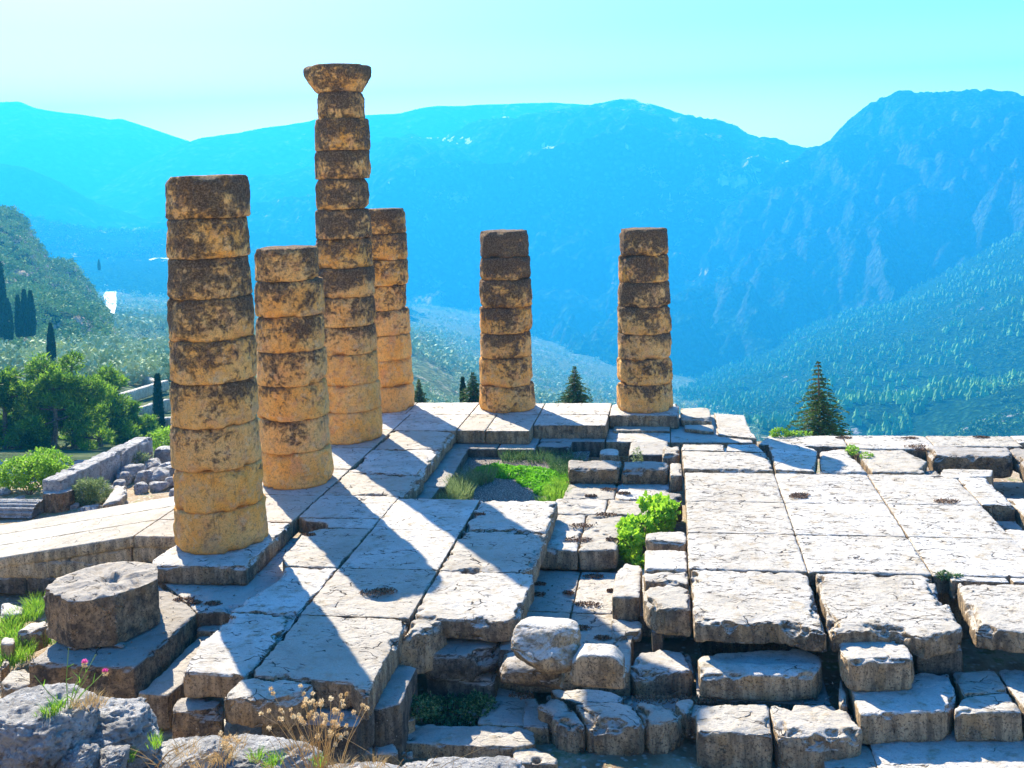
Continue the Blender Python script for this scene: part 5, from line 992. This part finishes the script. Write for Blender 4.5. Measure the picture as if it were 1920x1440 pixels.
# ---- woods far off, nobody could count them
def wood(name, grids, mat, seed, kind='round', m_=130):
    rg = np.random.default_rng(seed); allV = []; allQ = []; k = 0
    V0, F0 = ICO[1]
    for (Gd, n, i0, i1, j0, j1, s0, s1) in grids:
        nt, nx, _ = Gd.shape
        ii = rg.uniform(i0*(nt-1), i1*(nt-1)-1e-6, n); jj = rg.uniform(j0*(nx-1), j1*(nx-1)-1e-6, n)
        a = ii.astype(int); b_ = jj.astype(int); fi = (ii-a)[:, None]; fj = (jj-b_)[:, None]
        P = Gd[a, b_]*(1-fi)*(1-fj)+Gd[a+1, b_]*fi*(1-fj)+Gd[a, b_+1]*(1-fi)*fj+Gd[a+1, b_+1]*fi*fj
        keep = fbm(P*np.array([1, 1, 0]), .012, 3, seed) > -.22; P = P[keep]; n = len(P)
        s = rg.uniform(s0, s1, n)
        if kind == 'round':
            B = V0[None]*(1+.42*rg.normal(size=(n, len(V0), 1))*.55); B = B*s[:, None, None]*np.array([1, 1, .8]); B[..., 2] += (s*.55)[:, None]; q = F0
        elif kind == 'leafy':
            v = rg.normal(size=(n, m_, 3)); v /= np.linalg.norm(v, axis=2, keepdims=True); off = (1+.35*rg.normal(size=(n, 6, 3)))
            lob = rg.normal(size=(n, 6, 3))*.42; li = rg.integers(0, 6, (n, m_)); Ct = np.take_along_axis(lob, li[..., None].repeat(3, 2), 1)+v*.5*rg.uniform(.6, 1.1, (n, m_, 1)); Ct[..., 2] = Ct[..., 2]*.75+.75
            d = rg.normal(size=(n, m_, 3, 3)); d /= np.linalg.norm(d, axis=3, keepdims=True); B = (Ct[:, :, None]+d*(.17 if m_ > 100 else .27 if m_ > 30 else .38))*s[:, None, None, None]; B = B.reshape(n, m_*3, 3); q = np.arange(m_*3).reshape(-1, 3)
        else:
            m_ = 7; ring = []; 
            for hz, rr in ((0.05, .42), (.42, .33), (.40, .40), (.75, .17)): 
                t_ = np.linspace(0, 2*np.pi, m_, endpoint=False); ring.append(np.stack([rr*np.cos(t_), rr*np.sin(t_), np.full(m_, hz)], 1))
            C = np.concatenate(ring+[np.array([[0, 0, 1.05]])]); q = []
            for r_ in (0, 2):
                for t_ in range(m_): q += [[r_*m_+t_, r_*m_+(t_+1) % m_, (r_+1)*m_+(t_+1) % m_], [r_*m_+t_, (r_+1)*m_+(t_+1) % m_, (r_+1)*m_+t_]]
            for t_ in range(m_): q.append([3*m_+t_, 3*m_+(t_+1) % m_, 4*m_])
            q = np.array(q); B = C[None]*(s*2.4)[:, None, None]*np.array([.9, .9, 1.25]); B = B+rg.normal(size=B.shape)*(s*.12)[:, None, None]
        allV.append((B+P[:, None]).reshape(-1, 3)); allQ.append((q[None]+(np.arange(n)*B.shape[1])[:, None, None]).reshape(-1, 3)+k); k += B.shape[1]*n
    o = fast_mesh(name, np.concatenate(allV), np.concatenate(allQ), mat, smooth=False); tag(o, kind='stuff'); return o
def woodmat(name, a, b, sc):
    t = NT(name); n = t.noise(sc, 4, .7); v = t.vor(sc*2.2, out='Color'); c = t.mix(t.ramp(n, .35, .65), a, b); c = t.mix(t.ramp(t.sep(v)[0], .5, .9, 0, .6), c, (b[0]*1.5, b[1]*1.35, b[2]*1.2)); t.color(c); t.b.inputs['Roughness'].default_value = .9; return t.m
M_OLIVE = woodmat('olive_crowns', (.24, .34, .16), (.42, .50, .27), .06)
M_WOOD = woodmat('wood_crowns', (.03, .10, .03), (.09, .20, .05), .04)
M_CONI = woodmat('conifer_crowns', (.05, .16, .04), (.16, .34, .09), .03)
wood('olive_grove', [(VV, 1500, .33, .60, .05, .62, 1.7, 3.2)], M_OLIVE, 800, kind='leafy')
wood('olive_grove', [(VV, 11000, .56, .98, .0, .66, 2.4, 5.0)], M_OLIVE, 801, kind='leafy', m_=22)
wood('hillside_scrub', [(VN, 6000, .03, .72, .4, .96, .9, 2.3)], woodmat('scrub_crowns', (.10, .20, .05), (.30, .40, .12), .2), 802, kind='leafy', m_=48)
wood('far_wood', [(VP, 5000, .1, .68, .1, .9, 4, 8), (VL, 14000, .0, .68, .0, .98, 1.8, 4)], M_WOOD, 803, kind='leafy', m_=18)
wood('conifer_wood', [(VL, 9000, .05, .6, .10, .98, 1.5, 3.1), (VL, 1500, .0, .2, .1, .98, 1.5, 2.6)], M_CONI, 804, kind='cone')
# ------------------------------------------------------------ the air
def haze():
    x0, x1, y0, y1, z0, z1 = -5400, 5400, -60, 6000, -1300, 560
    V = [(x, y, z) for z in (z0, z1) for y in (y0, y1) for x in (x0, x1)]
    o = mesh('haze', V, [(0, 2, 3, 1), (4, 5, 7, 6), (0, 1, 5, 4), (1, 3, 7, 5), (3, 2, 6, 7), (2, 0, 4, 6)], None, False)
    mt = bpy.data.materials.new('valley_air'); mt.use_nodes = True; n = mt.node_tree.nodes; n.remove(n['Principled BSDF'])
    v = n.new('ShaderNodeVolumePrincipled'); v.inputs['Color'].default_value = HAZE_COL; v.inputs['Density'].default_value = HAZE_DEN; v.inputs['Anisotropy'].default_value = .25
    mt.node_tree.links.new(v.outputs[0], n['Material Output'].inputs['Volume']); o.data.materials.append(mt)
    tag(o, kind='stuff')
HAZE_COL = (.03, .485, 1, 1); HAZE_DEN = .00034
haze()
